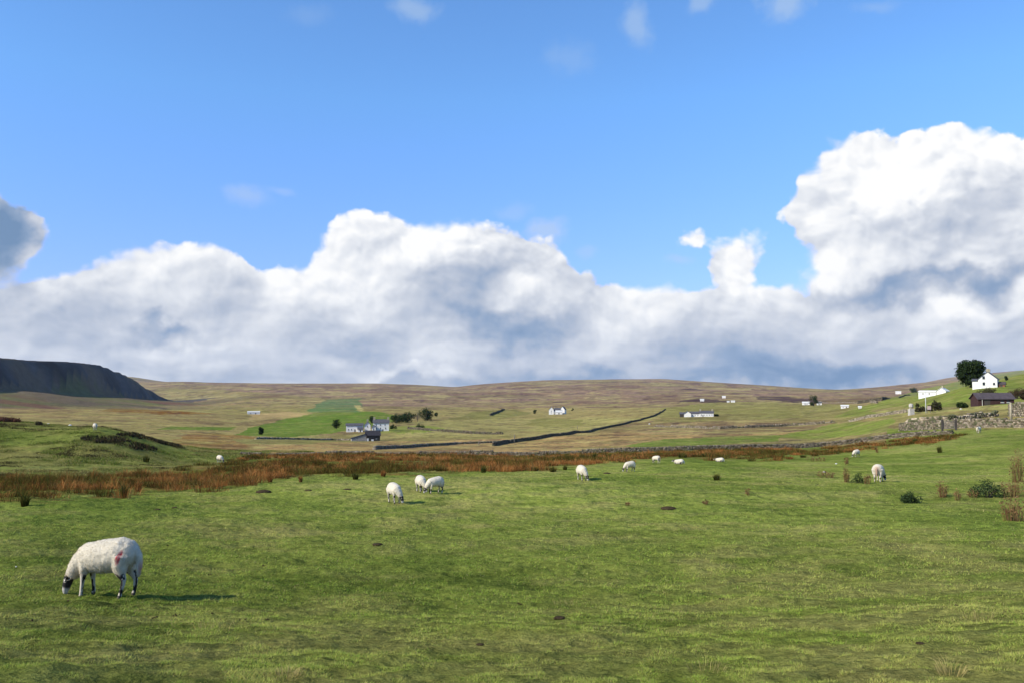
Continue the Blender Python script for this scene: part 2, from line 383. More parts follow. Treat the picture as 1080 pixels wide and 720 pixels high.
def ground_colour(x, y, z):
    r = np.hypot(x, y); px, py = project(x, y, z)
    n1 = fbm(x, y, 7.0, 5, 51, .6); n2 = fbm(x, y, 1.1, 4, 61, .6); n3 = fbm(x, y, 28, 3, 71)
    c = C_G[None, :]*np.ones((len(x), 1))
    def mixc(c, col, w): w = np.clip(w, 0, 1)[:, None]; return c*(1-w)+np.asarray(col)*w
    c = mixc(c, C_GD, sstep(.50, .68, n1)*.7)
    c = mixc(c, C_ST, sstep(.50, .70, 1-n1*.6-n2*.4+ .02)*.5)
    c = mixc(c, C_BG, sstep(.52, .7, n3)*.35)
    c = mixc(c, C_ST, sstep(.56, .72, fbm(x, y, 2.6, 4, 81, .6))*.35)
    c = mixc(c, C_GD*.8, sstep(.66, .76, fbm(x, y, 1.4, 3, 91, .5))*.6)
    far = sstep(95, 118, r)
    # mound on the left stays pasture; beyond it and beyond the wall the fields begin
    beyond = np.where(px < 285, r > 150, np.where(px > 935, (r > 112) & (py < 452), r > 98))
    aj = np.arctan2(x, y)*900; lj = np.log(r)*300; jx = (fbm(aj, lj, 40, 4, 15)-.5)*26; jy = (fbm(aj, lj, 50, 4, 19)-.5)*4.0
    m1 = fbm(px, py*3.2, 46, 5, 23, .62); m2 = fbm(px, py*4, 15, 4, 27, .6); m3 = fbm(px*.6, py*6, 30, 4, 29, .6)
    lr = np.log(r)*420           # moor patches: stretched with distance
    a = np.arctan2(x, y)*900
    m1 = fbm(a, lr*.6, 55, 6, 23, .65); m2 = fbm(a, lr, 17, 5, 27, .65); m3 = fbm(a*.5, lr*1.6, 40, 5, 29, .6)
    cf = c.copy()
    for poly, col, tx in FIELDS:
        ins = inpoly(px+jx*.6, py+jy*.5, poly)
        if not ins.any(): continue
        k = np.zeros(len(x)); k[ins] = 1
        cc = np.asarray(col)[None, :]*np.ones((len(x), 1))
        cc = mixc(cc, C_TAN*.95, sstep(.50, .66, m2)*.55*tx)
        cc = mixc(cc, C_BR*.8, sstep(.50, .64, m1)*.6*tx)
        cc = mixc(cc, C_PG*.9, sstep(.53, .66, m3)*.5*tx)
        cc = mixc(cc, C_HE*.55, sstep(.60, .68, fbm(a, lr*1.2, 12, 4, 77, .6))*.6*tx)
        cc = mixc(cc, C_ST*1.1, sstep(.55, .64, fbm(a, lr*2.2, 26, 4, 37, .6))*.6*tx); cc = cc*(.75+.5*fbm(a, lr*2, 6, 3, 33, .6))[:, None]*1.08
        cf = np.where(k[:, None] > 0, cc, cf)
    md = ((px < 290) & (r > 58) & ~beyond)*(.25+.5*sstep(.4, .6, fbm(x, y, 9, 4, 221, .6))); c = mixc(c, C_OL*.75, md)
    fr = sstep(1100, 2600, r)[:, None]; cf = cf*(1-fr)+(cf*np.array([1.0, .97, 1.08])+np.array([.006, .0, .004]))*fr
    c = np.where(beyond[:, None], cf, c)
    # rough wet strip under the rushes
    w = rush_w(x, y, r, px, py)
    c = mixc(c, C_RUST*.45+C_OL*.35, w*(.25+.6*sstep(.4, .6, n2))); c = mixc(c, C_GD*.8, w*sstep(.5, .62, fbm(x, y, 3, 3, 231, .6))*.7)
    # peat and heather on the mound
    hw = heather_w(x, y, r, px, py); c = mixc(c, C_DK, hw*.85)
    # escarpment: rock and scree
    dx = x-SA[0]; dy = y-SA[1]; t = dx*SD[0]+dy*SD[1]; s = dx*SN[0]+dy*SN[1]
    on = (r > 1500) & (t < 1600)
    k = np.where(on & (s < 100), 1.0, 0.0)*sstep(-200, -20, s+0*t)
    rock = np.array([.06, .058, .058])[None, :]*(.2+1.7*fbm(t/34.0, s/260.0, 1, 4, 43, .6))[:, None]
    rock = mixc(rock, [.16, .12, .08], sstep(.56, .66, fbm(x, y, 140, 4, 44, .6))*.7)
    c = c*(1-k[:, None])+rock*k[:, None]
    k2 = np.where(on & (s >= 40), .85, 0.0)*(1-sstep(300, 620, s+300*(fbm(x, y, 200, 3, 47)-.5)))*(1-sstep(1000, 1500, t))
    tal = mixc(np.array([.13, .10, .06])[None, :]*np.ones((len(x), 1)), [.12, .12, .045], sstep(.45, .6, fbm(x, y, 200, 4, 45, .6)))
    tal = mixc(tal, [.15, .06, .05], sstep(.55, .65, fbm(x, y, 260, 3, 46))*.7)
    c = c*(1-k2[:, None])+tal*k2[:, None]
    return c
# where the rush bed grows: a front edge and a back edge that wander across the field
RF = [(-300,34),(0,31.5),(60,32),(150,36),(230,40),(270,43),(330,47),(400,50),(500,54),(560,58),(600,60),(640,70),(700,73),(780,76),(850,82),(920,90),(990,97),(1010,104),(1020,110)]
RB = [(-300,66),(0,62),(100,64),(180,72),(230,84),(270,108),(400,104),(540,101),(700,103),(850,108),(900,110),(960,108),(1000,107),(1020,108)]
def rush_w(x, y, r, px=None, py=None):
    a = np.arctan2(x, y)
    pxc = CX+F/math.cos(PITCH)*np.tan(np.clip(a, -1.2, 1.2))
    f = np.interp(pxc, *zip(*RF)); b = np.interp(pxc, *zip(*RB))
    j = (fbm(x, y, 6, 3, 101)-.5)*9*(r/60)
    j = j+(fbm(x, y, 1.8, 2, 105)-.5)*12; w = sstep(-.7, .7, r+j-f)*(1-sstep(-2, 2, r+j*.5-b))
    return w*(pxc < 1022)*(abs(a) < 1.1)
def heather_w(x, y, r, px, py):
    n = fbm(x, y, 9, 4, 111, .6)
    def el(cx, cy, rx, ry): return np.clip(1.25-((px-cx)/rx)**2-((py-cy)/ry)**2, 0, 1)
    e = np.maximum.reduce([el(110,463,42,6), el(160,470,38,8), el(185,476,14,4), el(135,459,40,3), el(25,442.5,58,3.6), el(41,447,6,4), el(150,464,60,4)])
    return sstep(.42, .58, n*e+.12*e)*e*(r > 70)*(r < 145)

# ------------------------------------------------------------------ ground mesh
def build_ground():
    az = np.radians(np.concatenate([np.arange(-180, -48, 3.0), np.arange(-48, -35, .5), np.arange(-35, 35, .07), np.arange(35, 48, .5), np.arange(48, 180, 3.0)]))
    rr = np.concatenate([np.geomspace(1.2, 4.2, 20, endpoint=False), np.geomspace(4.2, 60, 400, endpoint=False), np.geomspace(60, 14500, 360)])
    A, R = np.meshgrid(az, rr, indexing='ij'); X = (np.sin(A)*R).ravel(); Y = (np.cos(A)*R).ravel()
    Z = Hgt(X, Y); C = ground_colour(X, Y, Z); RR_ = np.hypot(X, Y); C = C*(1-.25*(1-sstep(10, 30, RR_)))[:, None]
    na, nr = len(az), len(rr)
    I = np.arange(na*nr).reshape(na, nr); J = np.roll(I, -1, 0)
    q = np.stack([I[:, :-1], I[:, 1:], J[:, 1:], J[:, :-1]], -1).reshape(-1)
    V = np.stack([X, Y, Z], 1)
    # centre cap as degenerate-free ring of quads
    n0 = len(V); cr = np.stack([np.sin(az)*.05, np.cos(az)*.05, np.full(na, -1.62)], 1)
    V = np.vstack([V, cr]); C = np.vstack([C, np.repeat(C_G[None, :], na, 0)])
    K = n0+np.arange(na); K2 = np.roll(K, -1)
    q = np.concatenate([q, np.stack([K, I[:, 0], J[:, 0], K2], -1).reshape(-1)])
    m, nt, b = material('ground')
    a = nt.new('ShaderNodeAttribute', attribute_name='col').outputs['Color']
    tc = nt.new('ShaderNodeTexCoord').outputs['Object']
    n1 = nt.noise(tc, 6, 6, .72); n2 = nt.noise(tc, 32, 5, .72); n3 = nt.noise(tc, .9, 6, .65); n4 = nt.noise(tc, .05, 6, .65)
    v = nt.m('MULTIPLY', nt.mr(n1, .32, .68, .60, 1.35), nt.mr(n2, .32, .68, .62, 1.4))
    v = nt.m('MULTIPLY', v, nt.mr(n3, .35, .65, .88, 1.12)); v = nt.m('MULTIPLY', v, nt.mr(n4, .35, .65, .85, 1.15))
    c = nt.vm('SCALE', a, sc_=v)
    c = nt.mix(nt.mr(n2, .58, .75, 0, .5), c, nt.vm('MULTIPLY', a, (1.55, 1.15, 1.4)))
    nt.put(b.inputs['Base Color'], c); b.inputs['Roughness'].default_value = 1; b.inputs['Specular IOR Level'].default_value = 0
    h = nt.m('ADD', nt.m('MULTIPLY', n1, .05), nt.m('ADD', nt.m('MULTIPLY', n2, .02), nt.m('MULTIPLY', n3, .22)))
    h = nt.m('ADD', h, nt.m('MULTIPLY', n4, 2.5))
    bp = nt.new('ShaderNodeBump'); bp.inputs['Strength'].default_value = 1.0; bp.inputs['Distance'].default_value = 1.0
    nt.put(bp.inputs['Height'], h); nt.put(b.inputs['Normal'], bp.outputs[0])
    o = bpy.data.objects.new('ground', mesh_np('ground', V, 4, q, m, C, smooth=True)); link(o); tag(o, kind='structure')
build_ground()

# ------------------------------------------------------------------ blades (grass, rushes): thin tapering triangles
def blades(name, base, h, w, lean, col, mat, bend=True, tipmul=1.15, rootmul=.7):
    n = len(base); th = RNG.uniform(0, 2*np.pi, n); ph = RNG.uniform(0, 2*np.pi, n)
    side = np.stack([np.cos(th), np.sin(th), np.zeros(n)], 1)*(w/2)[:, None]
    ld = np.stack([np.cos(ph), np.sin(ph), np.zeros(n)], 1) if np.isscalar(lean) or lean.ndim == 1 else None
    L = ld*(lean*h)[:, None] if ld is not None else lean*h[:, None]
    up = np.array([0, 0, 1.0])[None, :]*h[:, None]
    tip = base+up*(1-.25*np.minimum(np.linalg.norm(L, axis=1)/np.maximum(h, 1e-6), 1))[:, None]+L
    if not bend:
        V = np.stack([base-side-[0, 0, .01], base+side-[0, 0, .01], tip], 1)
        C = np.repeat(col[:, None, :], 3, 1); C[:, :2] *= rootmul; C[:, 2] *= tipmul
        return mesh_np(name, V.reshape(-1, 3), 3, np.arange(3*n), mat, C.reshape(-1, 3))
    mid = base+up*.55+L*.30
    V = np.stack([base-side-[0, 0, .01], base+side-[0, 0, .01], mid+side*.7, mid-side*.7, tip], 1)
    C = np.repeat(col[:, None, :], 5, 1); C[:, :2] *= rootmul; C[:, 4] *= tipmul
    k = np.arange(n)*5
    idx = np.stack([k, k+1, k+2, k, k+2, k+3, k+3, k+2, k+4], -1).reshape(-1)
    return mesh_np(name, V.reshape(-1, 3), 3, idx, mat, C.reshape(-1, 3))
def sector(n, r0, r1, a0=-34, a1=34, power=1.0):
    u = RNG.uniform(0, 1, n)
    r = r0*(r1/r0)**(u**power)
    a = np.radians(RNG.uniform(a0, a1, n)); return np.sin(a)*r, np.cos(a)*r, r
def build_grass():
    n = 900000
    # even cover per picture area: density ~ 1/r^3 on a gently sloping field
    u = RNG.uniform(0, 1, n); r0, r1 = 3.8, 60.0
    r = 1/(1/r0-u*(1/r0-1/r1)); a = np.radians(RNG.uniform(-33.5, 33.5, n)); x = np.sin(a)*r; y = np.cos(a)*r
    k = rush_w(x, y, r) < .3; x, y, r = x[k], y[k], r[k]; n = len(x)
    z = Hgt(x, y); c = ground_colour(x, y, z)
    tall = .65*fbm(x, y, .13, 2, 121, .6)+.35*fbm(x, y, .7, 3, 123, .6); pat = fbm(x, y, 4.5, 3, 131)
    h = (.008+.034*sstep(.45, .70, tall))*(.50+.5*sstep(5, 15, r))*RNG.uniform(.5, 1.3, n)*(1+.012*r); keep = RNG.uniform(0, 1, n) < (.35+.65*sstep(.30, .55, tall)); x, y, r, z, c, tall, h = x[keep], y[keep], r[keep], z[keep], c[keep], tall[keep], h[keep]; n = len(x)
    w = .0036*(r/5)**.9*RNG.uniform(.7, 1.4, n)
    g = RNG.uniform(0, 1, n)
    var = (RNG.uniform(.7, 1.35, n)*(.62+.75*sstep(.38, .66, tall)))[:, None]; c = c*var*1.08
    c = c*np.array([1.10, 1.12, 1.0]); st = (g < .10)[:, None]; c = np.where(st, np.array([.42, .36, .14])*RNG.uniform(.7, 1.1, n)[:, None], c)
    gd = (g > .80)[:, None]; c = np.where(gd, c*np.array([.62, .85, .6]), c)
    lean = RNG.uniform(.3, 2.0, n); lean[g < .10] *= 1.3
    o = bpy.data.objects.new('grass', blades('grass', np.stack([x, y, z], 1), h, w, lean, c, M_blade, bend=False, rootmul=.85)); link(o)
    tag(o, 'short grazed green turf with straw coloured stalks across the foreground field', 'grass', kind='stuff')
build_grass()
def tuft_mesh(name, n, rad, h, w, cols, mat, lean=.5, spread=1.0):
    a = RNG.uniform(0, 2*np.pi, n); q = np.sqrt(RNG.uniform(0, 1, n))
    bx, by = np.cos(a)*q*rad, np.sin(a)*q*rad
    hh = h*(1-.45*q**2)*RNG.uniform(.65, 1.1, n)
    L = np.stack([np.cos(a)*q*lean*spread+RNG.normal(0, .12, n), np.sin(a)*q*lean*spread+RNG.normal(0, .12, n), np.zeros(n)], 1)
    ci = RNG.integers(0, len(cols), n); c = np.array(cols)[ci]*RNG.uniform(.7, 1.25, n)[:, None]
    return blades(name, np.stack([bx, by, np.zeros(n)], 1), hh, w*RNG.uniform(.7, 1.3, n), L, c, mat, rootmul=.8)
# straw wisps near the camera (dead stalk tufts)
GR_W = 'pale dead stalk tufts in the foreground turf'
for i, (px, py, n, rd, hh, lab) in enumerate([(300, 714, 110, .08, .09, 'thick pale tuft of dead grass at the very bottom of the turf, left of centre'),
                   (745, 706, 40, .09, .13, 'loose pale wisp of dead grass with an upright stalk in the foreground'),
                   (1003, 711, 60, .05, .16, 'few long crossing dead stalks in the right foreground turf'),
                   (1035, 655, 40, .13, .14, 'flattened straw tuft near the right edge of the foreground turf'),
                   (222, 664, 60, .14, .09, 'low straw tuft to the right of the near sheep shadow'),
                   (596, 637, 50, .14, .08, 'thin straw tuft just beyond the bare dark spot in the centre turf')]):
    p = hit(px, py)
    me = tuft_mesh('straw_tuft', n*2, rd*1.2, hh*.8, .0024, [(.48,.38,.15), (.40,.32,.12), (.22,.2,.06)], M_blade, lean=1.5)
    o = bpy.data.objects.new('straw_tuft', me); o.location = p; link(o); tag(o, lab, 'grass tuft', GR_W)

# ------------------------------------------------------------------ rush bed
RC = [(.31,.125,.034), (.23,.09,.026), (.34,.18,.06), (.12,.058,.018), (.115,.09,.02), (.07,.08,.016), (.25,.17,.055)]
def build_rushes():
    B = []; Hh = []; W = []; LL = []; CC = []
    n = 3600
    r = np.sqrt(RNG.uniform(30**2, 116**2, n*3)); a = np.radians(RNG.uniform(-36, 29, n*3)); x = np.sin(a)*r; y = np.cos(a)*r
    w = rush_w(x, y, r); gap = fbm(x, y, 5, 3, 141)
    thin_ = np.interp(r, [30, 60, 100], [.47, .44, .40]); k = (w > .45) & (gap+RNG.uniform(-.1, .1, len(x)) > thin_); x, y, r = x[k], y[k], r[k]
    z = Hgt(x, y); m = len(x); print('rush clumps', m)
    big = fbm(x, y, 3.2, 3, 155, .6); tone = fbm(x, y, 3.5, 3, 151, .6); green = fbm(x, y, 5, 3, 161)
    back = np.interp(r, [60, 110], [1, .62])
    for i in range(m):
        nb = int(95*np.interp(r[i], [30, 100], [1.2, .75]))
        rd = random.uniform(.25, .75); aa = RNG.uniform(0, 2*np.pi, nb); q = np.sqrt(RNG.uniform(0, 1, nb))
        px_ = x[i]+np.cos(aa)*q*rd; py_ = y[i]+np.sin(aa)*q*rd
        H = random.choice((.55, .85, 1.05, 1.35))*random.uniform(.38, .64)*back[i]*(.45+1.15*big[i])
        hh = H*(1-.55*q**2)*RNG.uniform(.5, 1.1, nb)
        B.append(np.stack([px_, py_, np.full(nb, z[i])], 1)); Hh.append(hh)
        W.append(RNG.uniform(.008, .02, nb)*max(.8, r[i]/48))
        LL.append(np.stack([np.cos(aa)*q*.9+RNG.normal(0, .22, nb), np.sin(aa)*q*.9+RNG.normal(0, .22, nb), np.zeros(nb)], 1))
        t = tone[i]+random.uniform(-.1, .1)
        if green[i]+random.uniform(-.12, .12) > .50: pal = RC[3:6]
        elif t > .47: pal = RC[0:3]
        elif t > .37: pal = [RC[1], RC[3], RC[6]]
        else: pal = [RC[3], RC[4], RC[1]]
        c = np.array([pal[k] for k in RNG.integers(0, len(pal), nb)])*RNG.uniform(.7, 1.25, nb)[:, None]
        CC.append(c*random.uniform(.5, 1.45))
    me = blades('rushes', np.vstack(B), np.concatenate(Hh), np.concatenate(W), np.vstack(LL), np.vstack(CC), M_rush, rootmul=.85)
    o = bpy.data.objects.new('rushes', me); link(o)
    tag(o, 'broad belt of rusty brown rushes crossing the field below the stone wall', 'rushes', kind='stuff')
build_rushes()
def build_heather():
    n = 60000; r = RNG.uniform(78, 140, n); a = np.radians(RNG.uniform(-34, -17, n)); x = np.sin(a)*r; y = np.cos(a)*r
    z = Hgt(x, y); px, py = project(x, y, z); w = heather_w(x, y, r, px, py)
    k = w > .35; x, y, z, r = x[k], y[k], z[k], r[k]; n = len(x)
    top = (project(x, y, z)[1] < 445.5) & (project(x, y, z)[0] < 90)
    h = RNG.uniform(.15, .5, n)*np.where(top, 1.4, .8); c = np.array([(.03,.026,.02), (.05,.035,.02), (.045,.045,.018)])[RNG.integers(0, 3, n)]
    c = np.where(top[:, None], np.array([.085, .042, .028])*RNG.uniform(.6, 1.3, n)[:, None], c)
    me = blades('heather', np.stack([x, y, z], 1), h, RNG.uniform(.06, .16, n), RNG.uniform(.2, .8, n), c, M_rush)
    o = bpy.data.objects.new('heather', me); link(o)
    tag(o, 'dark low heather in patches on the grassy mound at left', 'heather', kind='stuff')
build_heather()
def build_rough():
    n = 300000; r = RNG.uniform(58, 150, n); a = np.radians(RNG.uniform(-34, -13, n)); x = np.sin(a)*r; y = np.cos(a)*r
    c = fbm(x, y, 2.2, 3, 211, .6); k = (c+RNG.uniform(-.07, .07, n) > .47) & (rush_w(x, y, r) < .3)
    x, y, r, c = x[k], y[k], r[k], c[k]; n = len(x); z = Hgt(x, y); big = fbm(x, y, 12, 3, 213)
    col = np.where((RNG.uniform(0, 1, n) < np.clip((big-.35)*2.5, .1, .9))[:, None], C_ST*1.05, C_GD*1.1)*RNG.uniform(.6, 1.3, n)[:, None]
    dk = (fbm(x, y, 5, 3, 215, .6) > .57)[:, None]; col = np.where(dk, np.array([.07, .06, .025]), col)
    o = bpy.data.objects.new('rough_grass', blades('rough_grass', np.stack([x, y, z], 1), .05+.22*sstep(.52, .75, c)*RNG.uniform(.5, 1.2, n), RNG.uniform(.03, .07, n), RNG.uniform(.3, 1.4, n), col, M_blade, bend=False)); link(o)
    tag(o, 'tufted rough pasture grass over the mound at left', 'rough grass', kind='stuff')
build_rough()
# single tussocks standing in front of the rush belt
GT = 'rush tussocks standing singly at the edge of the rush belt'
def tussock(px, py, hpx, wpx, dark, lab):
    p = hit(px, py); s = p.length/F; h = hpx*s; rd = wpx*s/2
    pal = [RC[4], RC[5], (.05,.06,.02)] if dark else [RC[0], RC[1], RC[3], RC[2]]
    me = tuft_mesh('rush_tussock', 130, rd*.55, h, .022*max(1, p.length/45), pal, M_rush, lean=rd/h*.9)
    o = bpy.data.objects.new('rush_tussock', me); o.location = p; link(o); tag(o, lab, 'rush tussock', GT)
for a in [(26,533,15,11,True,'dark green rush tussock at the front edge of the belt, far left of the field'),
          (130,525,18,9,True,'tall dark green rush tussock standing forward of the belt, midway along the mound'),
          (146,518,14,8,False,'rusty rush tussock just right of the tall dark green one'),
          (317,508,8,5,False,'small rusty tussock alone on the turf before the belt, left of the sheep group'),
          (285,508,10,7,False,'rusty tussock touching the left end of the belt bulge'),
          (375,505,9,9,True,'olive tussock at the belt edge up left of the single grazing sheep'),
          (404,502,8,8,False,'brown tussock at the belt edge above the single grazing sheep'),
          (510,498,10,8,True,'dark olive tussock at the belt edge right of the sheep group'),
          (565,496,6,9,True,'low green tussock, leftmost of three in front of the wall centre'),
          (583,497,7,11,True,'low green tussock, middle of three in front of the wall centre'),
          (596,495,6,7,True,'low green tussock, rightmost of three in front of the wall centre'),
          (614,484,8,9,True,'dark rush tussock behind the sheep that faces us in mid field, first of a row'),
          (627,483,8,8,True,'dark rush tussock second along the row behind the mid field sheep'),
          (642,483,8,9,True,'dark rush tussock third along the row behind the mid field sheep'),
          (694,480,6,9,True,'dark tussock above the small brown and white sheep'),
          (720,482,8,14,True,'wide dark tussock behind the first lying sheep'),
          (745,481,7,20,True,'wide dark tussock just left of the second lying sheep'),
          (756,506,9,10,True,'solitary green rush clump on the open turf below the second lying sheep'),
          (847,482,4,9,True,'flat dark tussock on the turf left of the distant half turned sheep'),
          (965,467,6,6,True,'small dark tussock at the right end of the rush belt'),
          (991,477,8,6,True,'pointed dark tussock alone on the slope below the wall gap'),
          (154,487,9,8,True,'dark rush clump on the foot of the mound')]:
    tussock(*a)

# ------------------------------------------------------------------ leafy things
def leaf_cloud(lobes, n, size, cols, shell=.45, flat=1.0):
    """lobes: (cx,cy,cz,rx,ry,rz); leaf-sized faces spread through the volume, denser outwards"""
    vol = np.array([l[3]*l[4]*l[5] for l in lobes])**.67; pr = vol/vol.sum(); li = RNG.choice(len(lobes), n, p=pr)
    Lb = np.array(lobes)[li]
    d = RNG.normal(0, 1, (n, 3)); d /= np.linalg.norm(d, axis=1)[:, None]
    q = RNG.uniform(shell, 1.0, n)**.7; P = Lb[:, :3]+d*Lb[:, 3:]*q[:, None]
    P = P+RNG.normal(0, size*.5, (n, 3))
    nrm = d+RNG.normal(0, .6, (n, 3)); nrm /= np.linalg.norm(nrm, axis=1)[:, None]
    t = np.cross(nrm, RNG.normal(0, 1, (n, 3))); t /= np.linalg.norm(t, axis=1)[:, None]; b = np.cross(nrm, t)
    s = size*RNG.uniform(.6, 1.3, n)[:, None]
    V = np.stack([P-t*s, P-b*s*.55, P+t*s, P+b*s*.55], 1).reshape(-1, 3)
    c = np.array(cols)[RNG.integers(0, len(cols), n)]*RNG.uniform(.7, 1.3, n)[:, None]
    # lobes differ in leaf colour
    tint = RNG.uniform(.8, 1.2, len(lobes))[li][:, None]; c = c*tint
    return V, np.arange(4*n), np.repeat(c, 4, 0)
DG = [(.028,.045,.016), (.04,.06,.02), (.022,.035,.014)]; MG = [(.05,.075,.022), (.065,.09,.03), (.04,.06,.02)]; RGc = [(.055,.045,.03), (.06,.05,.025), (.04,.05,.02)]
def tree(name, base, W, H, lab, cat, cols=DG, trunk_h=.22, n=900, nl=14, shape='round', group=None, part='trunk', leaf=.045):
    t = empty(name, base); tag(t, lab, cat, group)
    rs = random.Random(int(base[0]*13+base[1]*7))
    lob = []; ends = []
    z0 = H*trunk_h
    for i in range(nl):
        a = rs.uniform(0, 2*math.pi); zz = rs.uniform(0, 1)
        env = math.sin(math.pi*(.12+.80*zz))**.6 if shape == 'round' else (1-zz)*.9+.12
        q = env*W*.5*rs.uniform(.25, .72); rr = W*rs.uniform(.10, .24)*(1 if shape == 'round' else env*1.1+.25)
        c = (math.cos(a)*q, math.sin(a)*q, z0+(H-z0)*(.12+.74*zz)); lob.append((*c, rr, rr, rr*.8)); ends.append(c)
    V, idx, C = leaf_cloud(lob, n, max(leaf, W*.035), cols)
    V[:, 2] = np.maximum(V[:, 2], z0*.4)
    o = bpy.data.objects.new('crown', mesh_np('crown', V, 4, idx, M_leaf, C)); link(o, t)
    mb = MB(); R = W*.035
    mb.tube([(0,0,-.5), (0,0,0), (R*.5,0,z0), (0,R*.4,H*.55), (R*.3,0,H*.8)], [R*1.3, R*1.1, R*.8, R*.45, R*.15], 8)
    for c in ends[:7]:
        mb.tube([(R*.3,0,z0*.9), (c[0]*.5, c[1]*.5, (z0+c[2])*.55), c], [R*.5, R*.3, R*.1], 6)
    mb.build(part, M_bark, t, smooth=True)
    return t
def bush(name, px, py, wpx, hpx, lab, cat, cols=DG, n=500, group=None, rmin=3.5, leaf=None, base=None, nl=9):
    p = base or hit(px, py, rmin=rmin); s = p.length/F; W = wpx*s; H = hpx*s
    t = empty(name, p); tag(t, lab, cat, group)
    rs = random.Random(int(px*31+py)); lob = []
    for i in range(nl):
        u = rs.uniform(-.36, .36); v = rs.uniform(-.3, .3); rr = rs.uniform(.16, .28)
        hz = H*rs.uniform(.2, .72)*(1-.5*abs(u)/.36)
        lob.append((u*W, v*W, hz, rr*W*.8, rr*W*.8, min(rr*W, H*.34)))
    V, idx, C = leaf_cloud(lob, n, leaf or max(.03, W*.045), cols); V[:, 2] = np.clip(V[:, 2], .02, None)
    o = bpy.data.objects.new('foliage', mesh_np('foliage', V, 4, idx, M_leaf, C)); link(o, t)
    mb = MB()
    for l in lob[:6]: mb.tube([(0,0,-.1), (l[0]*.4, l[1]*.4, l[2]*.5), l[:3]], [W*.02, W*.014, W*.006], 5)
    mb.build('stem', M_bark, t)
    return t
# big sycamore by the white house
p = at_r(1024, 378)
tree('sycamore_tree', p, 14.0, 10.8, 'large dark rounded tree beside the white gabled house on the right hillside', 'tree', cols=[(.026,.042,.016), (.034,.052,.018), (.02,.032,.013)], trunk_h=.10, n=6500, nl=38, leaf=.26)
GF = 'dark trees around the valley farms'
for (px, py, w, h, lab, kind) in [
    (355,452,11,11,'small dark tree left of the whitewashed farmhouse on the green slope','round'),
    (275,458,7,8,'lone dark tree on the bright green field far left of the farmhouse','round'),
    (392,446,7,8,'dark tree squeezed between the two wings of the whitewashed farmhouse','round'),
    (418,446,17,9,'first and lowest tree of the row right of the whitewashed farmhouse','round'),
    (429,445,22,11,'second tree of the row right of the whitewashed farmhouse, broad and dark','round'),
    (440,444,10,12,'thin pale leafless looking tree in the row right of the farmhouse','thin'),
    (450,443,20,12,'tallest dark tree ending the row right of the whitewashed farmhouse','round'),
    (460,439,5,5,'tiny dark tree just beyond the end of the farmhouse tree row','round'),
    (564,436,6,5,'small dark round tree left of the white farm at the middle of the valley','round'),
    (858,428,12,12,'dark rounded tree standing between two white cottages right of the long farmhouse','round'),
    (963,414,9,5,'low dark tree clump beside the tiny far white cottage','round'),
    (1061,401,3,4,'tiny dark tree alone on the hill crest right of the gabled house','round')]:
    b = hit(px, py, rmin=130); s = b.length/F
    cols = [(.11,.10,.055), (.13,.11,.06)] if kind == 'thin' else DG
    tree('field_tree', b, w*s, h*s, lab, 'tree', cols=cols, trunk_h=.02, n=260 if kind == 'thin' else 1300, nl=20, group=GF, leaf=.25)
GS = 'dark shrubs by walls and buildings'
for a in [(443,451.5,11,5,'dark rounded shrub on the pasture right of the whitewashed farmhouse',DG),
          (415,452,8,5,'dark shrub against the right end of the whitewashed farmhouse',DG),
          (604,433,3,4,'dark shrub at the right end of the white farm in the middle of the valley',DG),
          (755,438.5,6,2.5,'low dark shrub at the right end of the long white farmhouse',DG),
          (971,434,10,9,'dark reddish shrub left of the slender pole by the lane',RGc),
          (986,433,13,9,'dark reddish green shrub right of the slender pole by the lane',RGc),
          (1015,430,9,6,'dark shrub on the bank left of the dark red barn',DG),
          (1040,417,20,9,'olive brown shrub on the slope right behind the dark red barn',[(.06,.055,.028),(.05,.05,.02)]),
          (1073,420,18,8,'reddish hedge shrub beyond the right end of the dark red barn',[(.075,.045,.03),(.06,.05,.025)]),
          (1081,421,14,10,'reddish hedge shrub at the picture edge right of the dark red barn',[(.07,.04,.028),(.05,.045,.02)])]:
    bush('shrub', a[0], a[1], a[2], a[3]*1.25, a[4], 'shrub', a[5], 900, GS, rmin=115, leaf=.2)
GB = 'bushes on the right of the near field'
bush('gorse_bush', 960, 530, 22, 12, 'compact dark green bush on the open turf right of centre sheep', 'bush', [(.04,.062,.024), (.055,.085,.033), (.028,.045,.018)], 1400, GB, leaf=.028)
bush('gorse_bush', 1042, 524, 28, 17, 'largest dark green bush near the right edge with a ragged top', 'bush', [(.045,.068,.027), (.06,.09,.036), (.03,.048,.02)], 1500, GB, leaf=.03, nl=11)
bush('gorse_bush', 905, 509, 15, 11, 'greyish green bush just left of the sheep seen from behind', 'bush', MG, 500, GB, leaf=.035)
def deadweed(px, py, wpx, hpx, lab, n=70, cols=((.20,.105,.045), (.26,.16,.075), (.14,.085,.04))):
    p = hit(px, py); s = p.length/F; W = wpx*s; H = hpx*s
    t = empty('dead_thistle', p); tag(t, lab, 'dead thistle', 'brown dead thistles in the right of the field')
    me = tuft_mesh('stalks', n, W*.32, H, .010*max(1, p.length/35), cols, M_rush, lean=W*.35/H); o = bpy.data.objects.new('stalk', me); link(o, t); o['kind'] = 'stuff'
    m = n*4; a = RNG.uniform(0, 6.28, m); q = np.sqrt(RNG.uniform(0, 1, m)); hz = H*RNG.uniform(.25, 1.0, m)*(1-.4*q)
    lob = [(math.cos(a[i])*q[i]*W*.45, math.sin(a[i])*q[i]*W*.45, hz[i], .03, .03, .03) for i in range(0, m, 6)]
    V, idx, C = leaf_cloud(lob, m, .022*max(1, p.length/35), list(cols))
    o = bpy.data.objects.new('seed_head', mesh_np('seed_heads', V, 4, idx, M_leaf, C)); link(o, t); o['kind'] = 'stuff'
